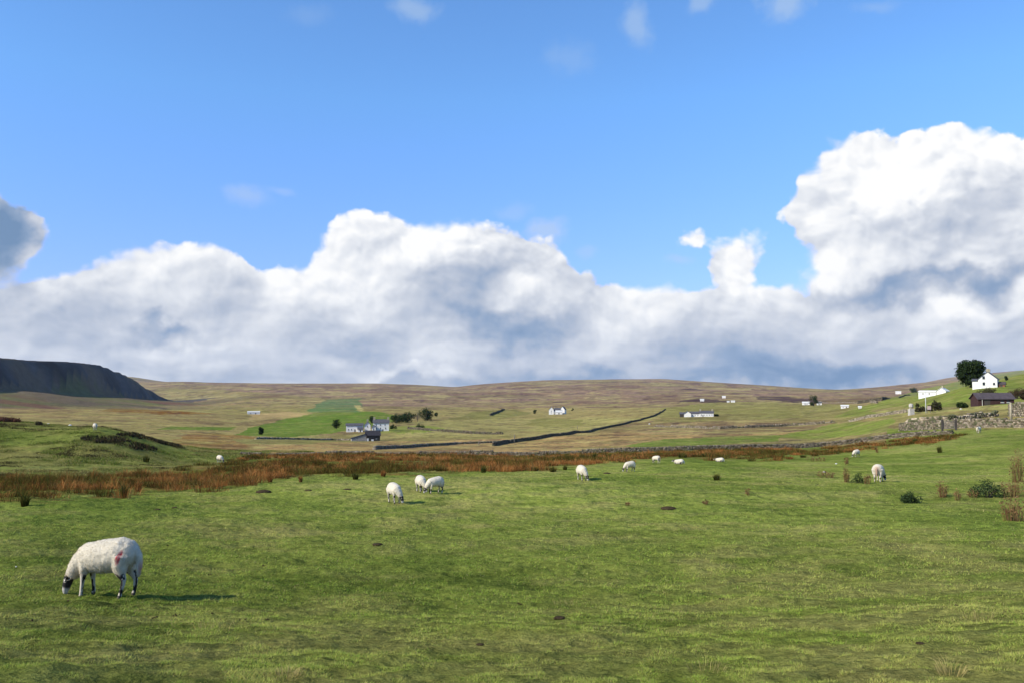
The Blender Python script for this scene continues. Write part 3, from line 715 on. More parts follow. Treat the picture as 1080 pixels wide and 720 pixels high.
for a in [(994,524,12,17,'upright brown thistle clump between the two dark green bushes'),
          (1010,527,7,14,'thin sparse brown thistle right of the upright brown clump',30),
          (1068,524,24,20,'broad brown thistle mass at the foot of the largest green bush, right side',110),
          (1074,508,16,34,'tall pale brown thistle rising at the right picture edge',100),
          (1069,549,26,26,'nearest brown thistle mass, low at the right picture edge',110),
          (893,508,7,19,'tall thin brown thistle left of the greyish green bush',50),
          (915,510,8,11,'short pinkish brown thistle between the greyish bush and the sheep rear',45),
          (872,503,20,8,'flat sparse brown weeds left of the tall thin thistle',60),
          (862,486,22,6,'low brown weeds below the rush belt at right',50),
          (893,489,5,8,'small green brown thistle above the tall thin one',30),
          (925,477,4,8,'tiny upright brown weed right of the distant half turned sheep',20),
          (1026,524,12,10,'sparse pale brown weed stalks left of the largest green bush',36),
          (744,531,8,5,'low reddish weed on the open centre turf, left one of a scattered few',26),
          (789,522,6,9,'upright reddish weed on the open centre turf, right one of a scattered few',24),
          (662,533,7,4,'low brown weed on the centre turf below the left facing sheep',24)]:
    deadweed(*a[:5], *(a[5:] or ()))
# loose dark earth clods / molehills
M_soil = simple('dark_soil', (.062, .045, .026), 1, .4, 30, bump=.6, spec=0)
GM = 'small bare earth heaps in the turf'
for (px, py, w, lab) in [(590,652,9,'bare dark earth heap in the centre foreground turf'), (398,574,8,'flat dark earth heap in the turf left of centre below the sheep group'),
                     (506,680,6,'small dark earth heap in the bottom centre turf'), (970,679,6,'small dark earth heap in the bottom right turf'),
                     (166,537,4,'tiny dark heap near the rush belt at left'), (184,535,4,'tiny dark heap near the rush belt, just right of its twin'),
                     (278,519,12,'long dark earth streak near the rush belt'), (325,517,6,'small dark heap right of the long streak near the rush belt'),
                     (366,516,7,'small dark heap left of the single grazing sheep'), (640,499,6,'dark heap between the two mid field sheep'),
                     (705,536,12,'dark hollow edge heap in the centre turf')]:
    p = hit(px, py); s = p.length/F; mb = MB(); rs = random.Random(px)
    w = w*1.35; mb.ball((0, 0, .005), (w*s*.5, w*s*.45, w*s*.13), 10, 6)
    for k in range(16):
        u = rs.uniform(-.4, .4)*w*s; v = rs.uniform(-.3, .3)*w*s; q = rs.uniform(.1, .2)*w*s*.55
        mb.ball((u, v, .005), (q*1.1, q*1.1, q*.75), 7, 5)
    o = mb.build('molehill', M_soil, None, True, p); tag(o, lab, 'molehill', GM)

def build_droppings():
    mb = MB(); rs = random.Random(5)
    for k in range(45):
        r = 1/(1/8.0-rs.random()*(1/5.0-1/32.0)); a = math.radians(rs.uniform(-32, 32)); x, y = math.sin(a)*r, math.cos(a)*r
        z = hgt(x, y)
        for j in range(rs.randint(2, 6)): q = rs.uniform(.005, .009)*(1+r*.02); mb.ball((x+rs.uniform(-.03, .03), y+rs.uniform(-.03, .03), z+.006+q*.5), (q*1.2, q, q*.9), 6, 4)
    o = mb.build('droppings', M_soil, None, True); tag(o, 'tiny dark sheep droppings strewn over the near turf', 'droppings', kind='stuff')
build_droppings()

# ------------------------------------------------------------------ dry stone walls
SC = np.array([(.30,.275,.24), (.22,.20,.175), (.36,.335,.30), (.16,.145,.125), (.26,.235,.19), (.32,.30,.25)])
def stone_wall(pts, h, lab, size=.32, dark=1.0, name='dry_stone_wall', thick=.55, moss=.15, rag=.25, prof=None):
    P = [Vector(p) for p in pts]; V = []; C = []; q = []
    seg = []; 
    for a, b in zip(P[:-1], P[1:]):
        L = (b-a).to_2d().length; n = max(1, int(L/size))
        for k in range(n): seg.append((a.lerp(b, (k+.5)/n), math.atan2((b-a).y, (b-a).x), L/n))
    xs = np.array([s[0].x for s in seg]); ys = np.array([s[0].y for s in seg]); zs = Hgt(xs, ys)
    rows = max(1, int(round(h/(size*.75)))); rh = h/rows
    org = Vector((xs[0], ys[0], zs[0]))
    cube = np.array([(-1,-1,-1),(1,-1,-1),(1,1,-1),(-1,1,-1),(-1,-1,1),(1,-1,1),(1,1,1),(-1,1,1)], float)*.5
    qf = np.array([(3,2,1,0),(4,5,6,7),(0,1,5,4),(1,2,6,5),(2,3,7,6),(3,0,4,7)])
    b = 0; hn = fbm(xs, ys, 5, 3, 171)
    for i, (c, a, L) in enumerate(seg):
        top = h*(1+rag*(hn[i]-.5)*2)*(np.interp(i/len(seg), *prof) if prof else 1)
        for k in range(rows+1):
            zz = -rh*.5 + k*rh
            if zz > top: break
            off = random.uniform(-.15, .15)*L + (L*.5 if k % 2 else 0)
            sx = L*random.uniform(.85, 1.25); sy = thick*(1-.3*k/(rows+1))*random.uniform(.85, 1.1); sz = rh*random.uniform(.85, 1.25)
            v = cube*[sx, sy, sz]+RNG.normal(0, .055, (8, 3))*size
            tl = random.uniform(-.15, .15) if k < rows-1 else random.uniform(-.5, .5)
            ct, st = math.cos(tl), math.sin(tl); v = np.stack([v[:, 0]*ct-v[:, 2]*st, v[:, 1], v[:, 0]*st+v[:, 2]*ct], 1)
            ca, sa = math.cos(a), math.sin(a); v = np.stack([v[:, 0]*ca-v[:, 1]*sa, v[:, 0]*sa+v[:, 1]*ca, v[:, 2]], 1)
            v += [xs[i]+ca*off-org.x, ys[i]+sa*off-org.y, zs[i]+zz+rh*.5-org.z]
            V.append(v); col = SC[random.randrange(len(SC))]*random.uniform(.7, 1.2)*dark*np.array([1.12, 1.0, .8])
            if random.random() < moss: col = np.array([.10, .10, .05])*random.uniform(.7, 1.2)
            C.append(np.repeat(col[None, :], 8, 0)); q.append((qf+b).ravel()); b += 8
    o = bpy.data.objects.new(name, mesh_np(name, np.vstack(V), 4, np.concatenate(q), M_stone, np.vstack(C))); o.location = org; link(o)
    tag(o, lab, 'stone wall'); return o
W1 = [at_r(px, r) for px, r in [(255,112),(330,109),(430,106),(540,104),(640,104),(720,106),(800,110),(870,113),(930,113),(975,112),(1003,111)]]
stone_wall(W1, .46, 'long low grey dry stone wall running along the far side of the rusty rushes', .24, .5, rag=.8, moss=.12, prof=([0,.3,.6,.85,1],[.5,.6,.9,1.1,.75]))
W2 = [at_r(px, r) for px, r in [(948,128),(975,124),(1000,121),(1030,119),(1060,117),(1100,115),(1150,113)]]
stone_wall(W2, .98, 'tall pale tumbled stone wall above the standing white sheep at right', .24, .66, rag=.8, moss=.25)
stone_wall([at_r(px, r) for px, r in [(1064,150),(1085,142),(1130,135)]], 1.9, 'high stone wall corner at the right picture edge below the barn', .36, .75, rag=.25)
stone_wall([at_r(px, r) for px, r in [(895,300),(915,285),(935,265),(955,245)]], 0.6, 'pale lane wall ending at the stone pillar', .5, .95, rag=.5)
stone_wall([at_r(px, r) for px, r in [(955,150),(1000,146),(1050,152)]], .8, 'low broken stone wall on the bank between the tall wall and the barn', .4, 1.0, rag=.5, moss=.4)
stone_wall([hit(px, py, rmin=120) for px, py in [(520,470),(542,466),(565,463),(600,458),(630,453),(655,448),(675,443),(690,438.5),(702,431.5)]], 0.75, 'dark diagonal stone wall climbing the valley towards the long white farmhouse', .4, .36, thick=.7, rag=.5)
stone_wall([hit(px, py, rmin=120) for px, py in [(395,473.8),(430,472),(480,468),(540,465.5)]], 0.38, 'dark field wall crossing the brown moor in front of the whitewashed farmhouse', .45, .6, thick=.8, rag=.9)
stone_wall([hit(px, py, rmin=300) for px, py in [(905,425.5),(930,422),(950,418.5),(972,415)]], 1.8, 'dark field boundary wall sloping up to the white barn at right', 1.2, .3, thick=1.5)
stone_wall([hit(px, py, rmin=300) for px, py in [(270,463.5),(310,463),(350,463.5),(368,464)]], 0.35, 'grey field wall reaching the dark barn from the left', .8, .8, thick=.9)
stone_wall([hit(px, py, rmin=300) for px, py in [(517,438),(523,435.5),(532,432)]], 1.3, 'short dark wall on the far green slope right of the farm tree row', 1.6, .3, thick=2)
stone_wall([hit(px, py, rmin=115) for px, py in [(690,450),(760,452),(830,449),(880,445)]], .8, 'faint low wall line across the brown moor below the long farmhouse', .6, .6, thick=.8, rag=.8)
stone_wall([hit(px, py, rmin=300) for px, py in [(862,423),(900,424.5),(925,425)]], 0.8, 'pale thin wall behind the small white barn at right of the valley', 1.2, .8, thick=1)
stone_wall([hit(px, py, rmin=300) for px, py in [(430,452),(470,455),(530,457.5)]], .9, 'faint wall below the tree row right of the whitewashed farmhouse', .6, .34, thick=.7, rag=.9)

# ------------------------------------------------------------------ posts, pillar, gate
def pole(p, h, r, lab, name, cat, mat=M_wood):
    t = empty(name, p); tag(t, lab, cat)
    mb = MB(); mb.tube([(0,0,-.3), (0,0,h*.5), (0,0,h)], [r*1.15, r, r*.8], 8); mb.build('post', mat, t, True)
    return t
t = pole(at_r(976, 205), 4.6, .09, 'slender grey pole standing between the two reddish shrubs by the lane', 'pole', 'pole', simple('galvanised_steel', (.5,.5,.48), .5))
mb = MB(); mb.tube([(0,0,4.6), (0,0,4.68)], [.11,.05], 8); mb.build('cap', M_frame, t)
p = at_r(960.5, 208); t = empty('stone_pillar', p); tag(t, 'pale stone pillar with a narrow waist at the end of the lane wall', 'stone pillar')
mb = MB(); mb.box(-.5,.5,-.5,.5,-.5,1.35); mb.build('base', M_palest, t)
mb = MB(); mb.box(-.28,.28,-.28,.28,1.35,1.7); mb.build('neck', M_chim, t)
mb = MB(); mb.tube([(0,0,1.7),(0,0,1.85),(0,0,2.3),(0,0,2.5)], [.45,.5,.46,.2], 8); mb.build('top', M_palest, t)
p = at_r(979.5, 202); t = empty('notice_board', p); tag(t, 'small pale pinkish board standing in front of the right reddish shrub', 'notice board')
mb = MB(); mb.box(-.38,.38,-.03,.03,.75,1.5); mb.build('board', simple('faded_board', (.55,.42,.38), .8), t)
for sx in (-.3, .3):
    mb = MB(); mb.box(sx-.035,sx+.035,.032,.10,-.2,1.45); mb.build('leg', M_wood, t)
p = at_r(1000, 117); t = empty('field_gate', p, -.3); tag(t, 'dark wooden gate in the gap of the tall pale wall', 'gate')
for sx in (-.75, .75):
    mb = MB(); mb.box(sx-.11,sx+.11,-.11,.11,-.3,1.35); mb.build('gate_post', M_darkst, t)
mb = MB()
for zz in (.25,.5,.75,1.0): mb.box(-.64,.64,-.03,.03,zz,zz+.09)
mb.build('rails', M_wood, t)
for sx in (-.6, .6):
    mb = MB(); mb.box(sx-.04,sx+.04,.031,.08,.2,1.12); mb.build('stile', M_wood, t)
pole(at_r(1065.5, 138), 2.4, .16, 'pale stone gatepost at the corner of the high wall, right edge', 'gate_post', 'gatepost', M_chim)
GP = 'thin wooden posts out on the moor'
for px, py, hp, lab in [(542.5,467,9,'thin wooden post on the moor where the two dark walls meet'), (505,469,4,'short wooden post left of the wall meeting point'), (609,452,4,'short post beside the dark diagonal wall')]:
    b = hit(px, py, rmin=120); s = b.length/F
    tag(pole(b, hp*s, .11, lab, 'wooden_post', 'post'), group=GP)
# pale boulders
GBL = 'pale boulders lying on the grass'
for px, py, w, lab in [(1013.5,431.5,2.4,'white boulder in front of the dark shrub left of the red barn'), (882,489,2,'small white stone on the turf among brown weeds'), (869,498,3,'pale grey stone lower among the brown weeds'),
                   (667,438.5,2.4,'white boulder left of the long white farmhouse'), (685,447,2,'white stone below the dark diagonal wall top'), (52,438.5,2.6,'white speck of rock in the heather at the top of the mound, left one'), (75,439.5,3,'white speck of rock in the heather at the top of the mound, right one'), (17,598,1.6,'tiny white stone in the turf left of the near sheep')]:
    b = at_r(px, 117) if py in (438.5, 439.5) else hit(px, py); s = b.length/F; mb = MB(); M = Matrix.Diagonal((1, .8, .6)).to_3x3()
    mb.ball((0,0,w*s*.18), w*s*.5, 9, 7, 0, M); me_o = mb.build('boulder', simple('pale_rock', (.62,.6,.55), .9), None, True, b)
    for v in me_o.data.vertices: v.co *= random.uniform(.88, 1.1)
    tag(me_o, lab, 'boulder', GBL)

# ------------------------------------------------------------------ buildings
def gable(mb, L, W, he, hr, base=-2.0, x0=0, y0=0, mi=0):
    """box walls with gable ends at +-L/2, ridge along x"""
    vs = [(-L/2,-W/2,base),(L/2,-W/2,base),(L/2,W/2,base),(-L/2,W/2,base),(-L/2,-W/2,he),(L/2,-W/2,he),(L/2,W/2,he),(-L/2,W/2,he),(-L/2,0,hr),(L/2,0,hr)]
    vs = [(x+x0, y+y0, z) for x, y, z in vs]
    mb.add(vs, [(0,1,5,4),(1,2,6,9,5),(2,3,7,6),(3,0,4,8,7),(4,5,9,8),(6,7,8,9)], mi)
def roofs(mb, L, W, he, hr, th=.14, ov=.3, x0=0, y0=0):
    for s in (-1, 1):
        dx = L/2+ov; sl = (hr-he)/(W/2); ye = s*(W/2+ov); ze = he-sl*ov+.02; zr = hr+.02
        vs = [(-dx, ye, ze), (dx, ye, ze), (dx, s*.0, zr), (-dx, s*.0, zr)]
        vs = [(x+x0, y+y0, z) for x, y, z in vs]; vt = [(x, y, z+th) for x, y, z in vs]
        fs = [(0,1,2,3),(7,6,5,4),(0,4,5,1),(1,5,6,2),(2,6,7,3),(3,7,4,0)]
        mb.add(vs+vt, fs)
def wing(t, L, W, he, hr, x0=0, y0=0, wm=M_wall, rm=M_slate, wins=(), doors=(), chim=(), base=-2.0, rz=0.0):
    """one range of a building: wall, roof, chimneys, windows and doors on the -y face (or the gable x ends)"""
    M = Matrix.Translation((x0, y0, 0)) @ Matrix.Rotation(rz, 4, 'Z')
    def B(name, mb, mat, par): o = mb.build(name, mat, par); o.matrix_local = M if par == t else Matrix.Identity(4); return o
    mb = MB(); gable(mb, L, W, he, hr, base); B('wall', mb, wm, t)
    mb = MB(); roofs(mb, L, W, he, hr); ro = B('roof', mb, rm, t)
    for cx in chim:
        mb = MB(); mb.box(cx-.45, cx+.45, -.4, .4, hr-.6, hr+1.1); c = B('chimney', mb, M_chim, ro)
        for dx in (-.2, .2): mb.tube([(cx+dx,0,hr+1.1), (cx+dx,0,hr+1.45)], [.13,.11], 8)
        mb2 = MB()
        for dx in (-.2, .2): mb2.tube([(cx+dx,0,hr+1.101), (cx+dx,0,hr+1.5)], [.14,.12], 8)
        c.data = (lambda m: m)(c.data)
    for (face, u, z, w, h) in wins:
        mb = MB(); mf = MB()
        if face == 'f': mb.box(u-w/2, u+w/2, -W/2-.03, -W/2+.05, z, z+h); mf.box(u-w/2-.12, u+w/2+.12, -W/2-.10, -W/2-.005, z-.14, z-.002)
        elif face == 'r': mb.box(L/2-.05, L/2+.03, u-w/2, u+w/2, z, z+h); mf.box(L/2+.005, L/2+.10, u-w/2-.12, u+w/2+.12, z-.14, z-.002)
        else: mb.box(-L/2-.03, -L/2+.05, u-w/2, u+w/2, z, z+h); mf.box(-L/2-.10, -L/2-.005, u-w/2-.12, u+w/2+.12, z-.14, z-.002)
        wo = B('window', mb, M_glass, t); B('sill', mf, M_frame, wo)
    for (u, w, h) in doors:
        mb = MB(); mb.box(u-w/2, u+w/2, -W/2-.03, -W/2+.05, -.3, h); B('door', mb, M_door, t)
def W_(*us, z=1.0, w=.9, h=1.2, face='f'): return [(face, u, z, w, h) for u in us]
# yaw convention: local -y faces the camera when rz = -azimuth
def face(px): return -azof(px)
# 1 white gabled house on the right hillside
p = at_r(1043, 352); t = empty('white_house', p, face(1040)-.10); tag(t, 'white gabled house with two chimneys beside the large dark tree on the right hillside', 'house')
wing(t, 5.8, 6.0, 3.0, 5.6, 0, 0, rz=math.pi/2, chim=(-2.1, 2.2), wins=[('l', 1.2, 3.0, .8, 1.1), ('l', -2.0, .9, .7, .8), ('l', 1.2, .8, .8, 1.1)])
wing(t, 2.2, 2.6, 1.2, 1.9, 4.14, -.6, wm=simple('brown_leanto', (.22,.09,.05), .85, .3), rm=M_slateb, doors=[(0,.8,1.2)])
wing(t, 2.0, 4.0, 2.4, 3.1, -4.04, .6, rm=M_slate)
# 2 dark red barn
p = at_r(1046, 214); t = empty('red_barn', p, face(1047)+.35); tag(t, 'low dark red timber barn with a wide brown roof below the white gabled house', 'barn')
wing(t, 7.2, 4.6, 1.35, 2.5, 0, 0, wm=M_redbrn, rm=M_slateb, doors=[(-1.8,1.2,1.2)], wins=W_(1.2, 2.4, z=.6, w=.5, h=.4))
mb = MB(); mb.box(-2.9,-2.78,-2.5,-2.4,-.5,1.4); mb.build('corner_post', M_palest, t)
# 3 white barn sloping
p = at_r(987.5, 480); t = empty('white_barn', p, face(984)-.35); tag(t, 'long low white barn with a taller right gable, left of the large dark tree', 'barn')
wing(t, 8.5, 4.4, 1.9, 2.5, -3.6, 0, rm=M_wall, wins=W_(-2, 1, z=.7, w=.6, h=.6)); wing(t, 5.0, 4.4, 2.3, 3.8, 3.2, .0, rm=M_wall, rz=math.pi/2, chim=(0,))
t.location.z -= .3
# 4 small white barn mid right
p = at_r(891, 420); p = hit(891, 430, rmin=200); t = empty('white_shed', p, face(891)); s = p.length/F; tag(t, 'small plain white shed alone on the slope right of the rounded tree', 'shed')
wing(t, 7*s, 4*s, 2*s, 3.1*s, wins=W_(-1.5*s, z=.6*s, w=.7*s, h=.7*s), doors=[(1.5*s, s, 1.4*s)], rm=M_frame)
# 5 cottages by the round tree
for px, w, lab in [(850,7,'low white cottage left of the rounded tree on the valley slope'), (864,4.5,'smaller grey white cottage right of the rounded tree on the valley slope')]:
    p = hit(px, 426.5, rmin=200); s = p.length/F; t = empty('cottage', p, face(px)); tag(t, lab, 'cottage', 'white cottages by the rounded tree')
    wing(t, w*s, 4*s, 1.9*s, 3.2*s, wins=W_(-w*.22*s, w*.22*s, z=.6*s, w=.7*s, h=.8*s), doors=[(0,.8*s,1.5*s)], chim=(w*.35*s,), rm=M_frame if px < 860 else M_slate)
# 6 tiny far cottages
for px, py, w, h, lab in [(947.5,415,5,2.6,'tiny far white cottage under the moor, left of the low dark clump'), (763.5,419.5,3.5,2.4,'uppermost tiny white cottage on the far moor right of the long farmhouse'),
                      (773,424,4,1.9,'right one of the three tiny white cottages on the far moor'), (768,424,2.4,1.6,'small white outbuilding touching the right tiny cottage on the far moor'), (740.5,422.5,4,2.2,'left tiny white cottage inside the dark moor patch'),
                      (907,430.5,2.6,2.4,'tiny white hut by the start of the pale lane wall')]:
    p = hit(px, py, rmin=250); s = p.length/F; t = empty('cottage', p, face(px)); tag(t, lab, 'cottage', 'tiny white cottages far off')
    wing(t, w*s, 2.4*s, h*.62*s, h*s, wins=W_(-w*.2*s, w*.2*s, z=.3*s, w=.35*s, h=.35*s), rm=M_frame)
# 7 long white farmhouse
p = hit(735, 439, rmin=300); s = p.length/F; t = empty('long_farmhouse', p, face(735)+.05); tag(t, 'long low white farmhouse range with dark roofs in the right of the valley', 'farmhouse')
wing(t, 14*s, 6*s, 4.0*s, 6.0*s, 9.5*s, 0, wins=W_(*[k*s for k in (-5,-2.4,.4,3,5.4)], z=1.4*s, w=.7*s, h=1.0*s), doors=[(-3.6*s,.8*s,2*s)], chim=(-6*s, 6*s))
wing(t, 12*s, 5*s, 3.4*s, 5.2*s, -1.5*s, .2*s, wins=W_(*[k*s for k in (-3,-.4,2.4,4.6)], z=1.2*s, w=.7*s, h=.9*s))
wing(t, 6*s, 7*s, 3.2*s, 5.6*s, -9.5*s, -1.5*s, rz=math.pi/2, wins=[])
wing(t, 6*s, 5*s, 2.8*s, 4.4*s, -14.2*s, 0, wm=M_darkst)
# 8 white farm in the middle
p = hit(588, 436.5, rmin=300); s = p.length/F; t = empty('white_farm', p, face(588)); tag(t, 'cluster of white gabled farm buildings at the middle of the valley', 'farm')
wing(t, 5*s, 5*s, 4.8*s, 7.6*s, -6.5*s, 1*s, rz=math.pi/2, wins=[('l',0,3*s,.7*s,.9*s),('l',0,1.2*s,.7*s,.9*s)])
wing(t, 8*s, 5*s, 3.8*s, 6.6*s, 0, 2*s, wins=W_(-2*s, 1*s, z=2*s, w=.7*s, h=.9*s), chim=(-3*s,))
wing(t, 6*s, 5*s, 5.0*s, 8.2*s, 6*s, 3*s, rz=math.pi/2-.3, wins=[('l',0,3.4*s,.7*s,.9*s)])
wing(t, 7*s, 4*s, 2.4*s, 4.2*s, 1.5*s, -3*s, wm=M_wall, rm=M_frame, doors=[(0,1*s,1.8*s)])
# 9 whitewashed farmhouse and its dark barn
p = hit(389, 454.5, rmin=300); s = p.length/F; t = empty('whitewashed_farmhouse', p, face(389)); tag(t, 'whitewashed farmhouse with a low left wing and taller right house, behind the dark barn', 'farmhouse')
wing(t, 17*s, 6*s, 6.4*s, 8.2*s, -14.5*s, .5*s, wins=W_(*[k*s for k in (-6,-3,3.6)], z=1.5*s, w=.9*s, h=1.3*s), doors=[(.4*s,1.2*s,2.4*s)])
wing(t, 7*s, 6*s, 6.8*s, 10.0*s, -1.4*s, 1*s, rz=math.pi/2, wins=[('l',0,4.5*s,.8*s,1.2*s)], chim=(2*s,))
wing(t, 16*s, 7*s, 9.2*s, 12.2*s, 12.5*s, 1*s, wins=W_(*[k*s for k in (-5,-.6,4)], z=6*s, w=.9*s, h=1.4*s)+W_(*[k*s for k in (-5,-.6,4.6)], z=2.6*s, w=.9*s, h=1.5*s), doors=[(1.8*s,1.1*s,2.4*s)], chim=(-7*s, 7.2*s), rm=M_slate)
wing(t, 7*s, 4*s, 4.6*s, 6.6*s, 5.0*s, -4.6*s, rz=math.pi/2, wins=[('l',0,1.6*s,1*s,1.4*s)])
wing(t, 5*s, 3.5*s, 3.0*s, 4.4*s, -8.5*s, -4.5*s, doors=[(0,1*s,2*s)])
p = hit(388, 464.5, rmin=250); s = p.length/F; t = empty('stone_barn', p, face(388)+.12); tag(t, 'dark slate roofed stone barn with a lean-to, in front of the whitewashed farmhouse', 'barn')
wing(t, 14*s, 8*s, 6.2*s, 10.4*s, 5*s, 0, wm=M_darkst, rm=M_barnroof, doors=[(-4.4*s,2.4*s,3.4*s)], wins=[('f',3.2*s,2.4*s,1*s,1.2*s)])
mb = MB()
mb.add([(-17*s,-4*s,-1),( -2.1*s,-4*s,-1),(-2.1*s,4*s,-1),(-17*s,4*s,-1),(-17*s,-4*s,2.6*s),(-2.1*s,-4*s,6.8*s),(-2.1*s,4*s,6.8*s),(-17*s,4*s,2.6*s)], [(3,2,1,0),(4,5,6,7),(0,1,5,4),(1,2,6,5),(2,3,7,6),(3,0,4,7)]); mb.build('lean_to_wall', M_stonew, t)
mb = MB(); mb.add([(-17.6*s,-4.4*s,2.7*s),(-2.1*s,-4.4*s,7.0*s),(-2.1*s,4.4*s,7.0*s),(-17.6*s,4.4*s,2.7*s),(-17.6*s,-4.4*s,3.1*s),(-2.1*s,-4.4*s,7.4*s),(-2.1*s,4.4*s,7.4*s),(-17.6*s,4.4*s,3.1*s)], [(3,2,1,0),(4,5,6,7),(0,1,5,4),(1,2,6,5),(2,3,7,6),(3,0,4,7)]); mb.build('lean_to_roof', M_barnroof, t)
mb = MB(); mb.box(3*s,5.4*s,-4.35*s,-4.02*s,0,1.8*s); mb.build('white_door', M_wall, t)
mb = MB(); mb.box(-1.6*s,.3*s,-4.35*s,-4.02*s,0,2.8*s); mb.build('white_door', M_wall, t)
# 10 long white barn left
p = hit(267.5, 436.3, rmin=400); s = p.length/F; t = empty('long_white_barn', p, face(267)); tag(t, 'low long white barn far off on the left valley floor', 'barn')
wing(t, 12*s, 3*s, 2.0*s, 3.0*s, doors=[(2*s,1*s,1.4*s)], wins=W_(-3*s, z=.8*s, w=.8*s, h=.6*s), rm=M_frame)

# ------------------------------------------------------------------ sheep
def remesh(mb, name, voxel, sm=3):
    o = bpy.data.objects.new('tmp', mb.mesh('tmp', [])); COL.objects.link(o)
    m = o.modifiers.new('r', 'REMESH'); m.mode = 'VOXEL'; m.voxel_size = voxel
    m2 = o.modifiers.new('s', 'SMOOTH'); m2.iterations = sm; m2.factor = .5
    dg = bpy.context.evaluated_depsgraph_get(); me = bpy.data.meshes.new_from_object(o.evaluated_get(dg)); me.name = name
    bpy.data.objects.remove(o); return me
def mat_fleece():
    m, nt, b = material('fleece')
    c = nt.new('ShaderNodeAttribute', attribute_name='col').outputs['Color']
    tc = nt.new('ShaderNodeTexCoord').outputs['Object']
    n = nt.noise(tc, 16, 6, .7); n2 = nt.noise(tc, 4, 4, .6)
    v = nt.m('MULTIPLY', nt.mr(n, .3, .7, .88, 1.06), nt.mr(n2, .3, .7, .88, 1.08))
    nt.put(b.inputs['Base Color'], nt.vm('SCALE', c, sc_=v)); b.inputs['Roughness'].default_value = 1; b.inputs['Specular IOR Level'].default_value = .05
    b.inputs['Sheen Weight'].default_value = .25; b.inputs['Sheen Roughness'].default_value = .6
    bp = nt.new('ShaderNodeBump'); bp.inputs['Strength'].default_value = .4; bp.inputs['Distance'].default_value = .01
    vo = nt.voro(tc, 60); nt.put(bp.inputs['Height'], nt.m('ADD', nt.m('MULTIPLY', vo, -.35), nt.noise(tc, 30, 5, .7))); nt.put(b.inputs['Normal'], bp.outputs[0])
    return m
M_fleece = mat_fleece(); M_hide = attr_mat('sheep_hide', .8, mul=(20, .85, 1.1)); M_horn = simple('horn', (.42, .34, .24), .6, .3, 30)
M_wool = attr_mat('wool_strands', 1.0, trans=.3)
WOOL = np.array([.60, .53, .40])
def sheep_meshes(kind, seed, detail=True, mark=False, turn=0.0, browny=0.0):
    rs = random.Random(seed); body = MB(); fl = MB()
    lie = kind == 'lie'; dz = -.33 if lie else 0
    tr = [(-.505,.555,.04,.05),(-.49,.558,.09,.10),(-.455,.563,.14,.145),(-.40,.567,.18,.18),(-.29,.567,.22,.218),(-.12,.545,.23,.225),(.05,.53,.225,.22),(.19,.52,.205,.20),(.31,.515,.17,.185),(.40,.51,.11,.14)]
    pts = [(x, 0, z+dz) for x, z, a, b in tr]
    fl.tube(pts, [(b, a) for x, z, a, b in tr], 20)
    body.tube(pts, [(b*.85, a*.85) for x, z, a, b in tr], 14)
    ct, st = math.cos(turn), math.sin(turn)
    def nk(x, z): # neck bends sideways from the shoulder
        d = x-.33; return (.33+d*ct, d*st, z+dz)
    if kind == 'graze':
        neck = [nk(.27,.53), nk(.38,.46), nk(.46,.36), nk(.52,.27)]; hd = [nk(.51,.29), nk(.55,.235), nk(.575,.16), nk(.59,.085), nk(.595,.035)]
    elif kind == 'stand' or lie:
        q_ = -.13 if lie else 0; neck = [nk(.28,.55), nk(.38,.61+q_*.4), nk(.45,.68+q_*.8), nk(.50,.74+q_)]; hd = [nk(.48,.77+q_), nk(.54,.78+q_), nk(.615,.74+q_), nk(.68,.695+q_), nk(.715,.675+q_)]
    fl.tube(neck, [.175,.145,.115,.085], 14); body.tube(neck, [.12,.10,.08,.07], 12)
    body.tube(hd, [.055,.072,.062,.046,.030], 12)
    h0 = Vector(hd[0]); h1 = Vector(hd[1]); hv = (Vector(hd[-1])-h1).normalized(); sd = Vector((-st, ct, 0))
    nrm = hv.cross(sd)
    if nrm.dot(Vector((ct, st, .6))) < 0: nrm = -nrm
    for s in (-1, 1):   # ears stand out sideways
        e0 = h0.lerp(h1, .6)+sd*s*.05; body.tube([e0, e0+sd*s*.06-hv*.01, e0+sd*s*.115+hv*.01], [(.018,.012), (.027,.012), (.006,.004)], 8)
    # eyes
    legs = []
    if not lie:
        dxs = {1:(.03,-.03,.03,-.05), 2:(-.02,.04,-.04,.03), 3:(.05,-.05,-.02,.04)}.get(seed % 3+1)
        for (lx, ly, dx, hind) in ((.27,.105,dxs[0],0), (.27,-.105,dxs[1],0), (-.34,.115,dxs[2],1), (-.34,-.115,dxs[3],1)):
            if not hind:
                body.tube([(lx-.02,ly*.8,.46), (lx,ly,.34), (lx+dx*.5,ly,.21), (lx+dx*.9,ly,.10), (lx+dx,ly,.045), (lx+dx+.015,ly,.0)], [.085,.052,.031,.024,.028,.031], 10)
                fl.tube([(lx-.03,ly*.75,.50), (lx-.01,ly,.38), (lx+dx*.3,ly,.30)], [.12,.075,.045], 12)
            else:
                body.tube([(lx+.05,ly*.8,.50), (lx+.05,ly,.38), (lx-.04+dx*.4,ly,.255), (lx-.045+dx*.7,ly,.20), (lx-.02+dx,ly,.09), (lx-.01+dx,ly,.045), (lx+dx+.01,ly,0)], [.12,.085,.042,.034,.026,.029,.032], 10)
                fl.tube([(lx+.03,ly*.75,.55), (lx+.04,ly*.95,.42), (lx-.0+dx*.3,ly,.31)], [.16,.115,.06], 12)
            legs.append((lx, ly))
    else:
        for s in (-1, 1):
            body.tube([(.25,s*.13,.16), (.36,s*.15,.06), (.25,s*.17,.03), (.18,s*.17,.025)], [.06,.04,.028,.025], 8)
            body.tube([(-.30,s*.15,.2), (-.14,s*.21,.12), (-.26,s*.24,.04), (-.12,s*.25,.03)], [.12,.07,.032,.026], 8)
            fl.ball((-.26,s*.13,.2), (.19,.12,.17), 14, 9)
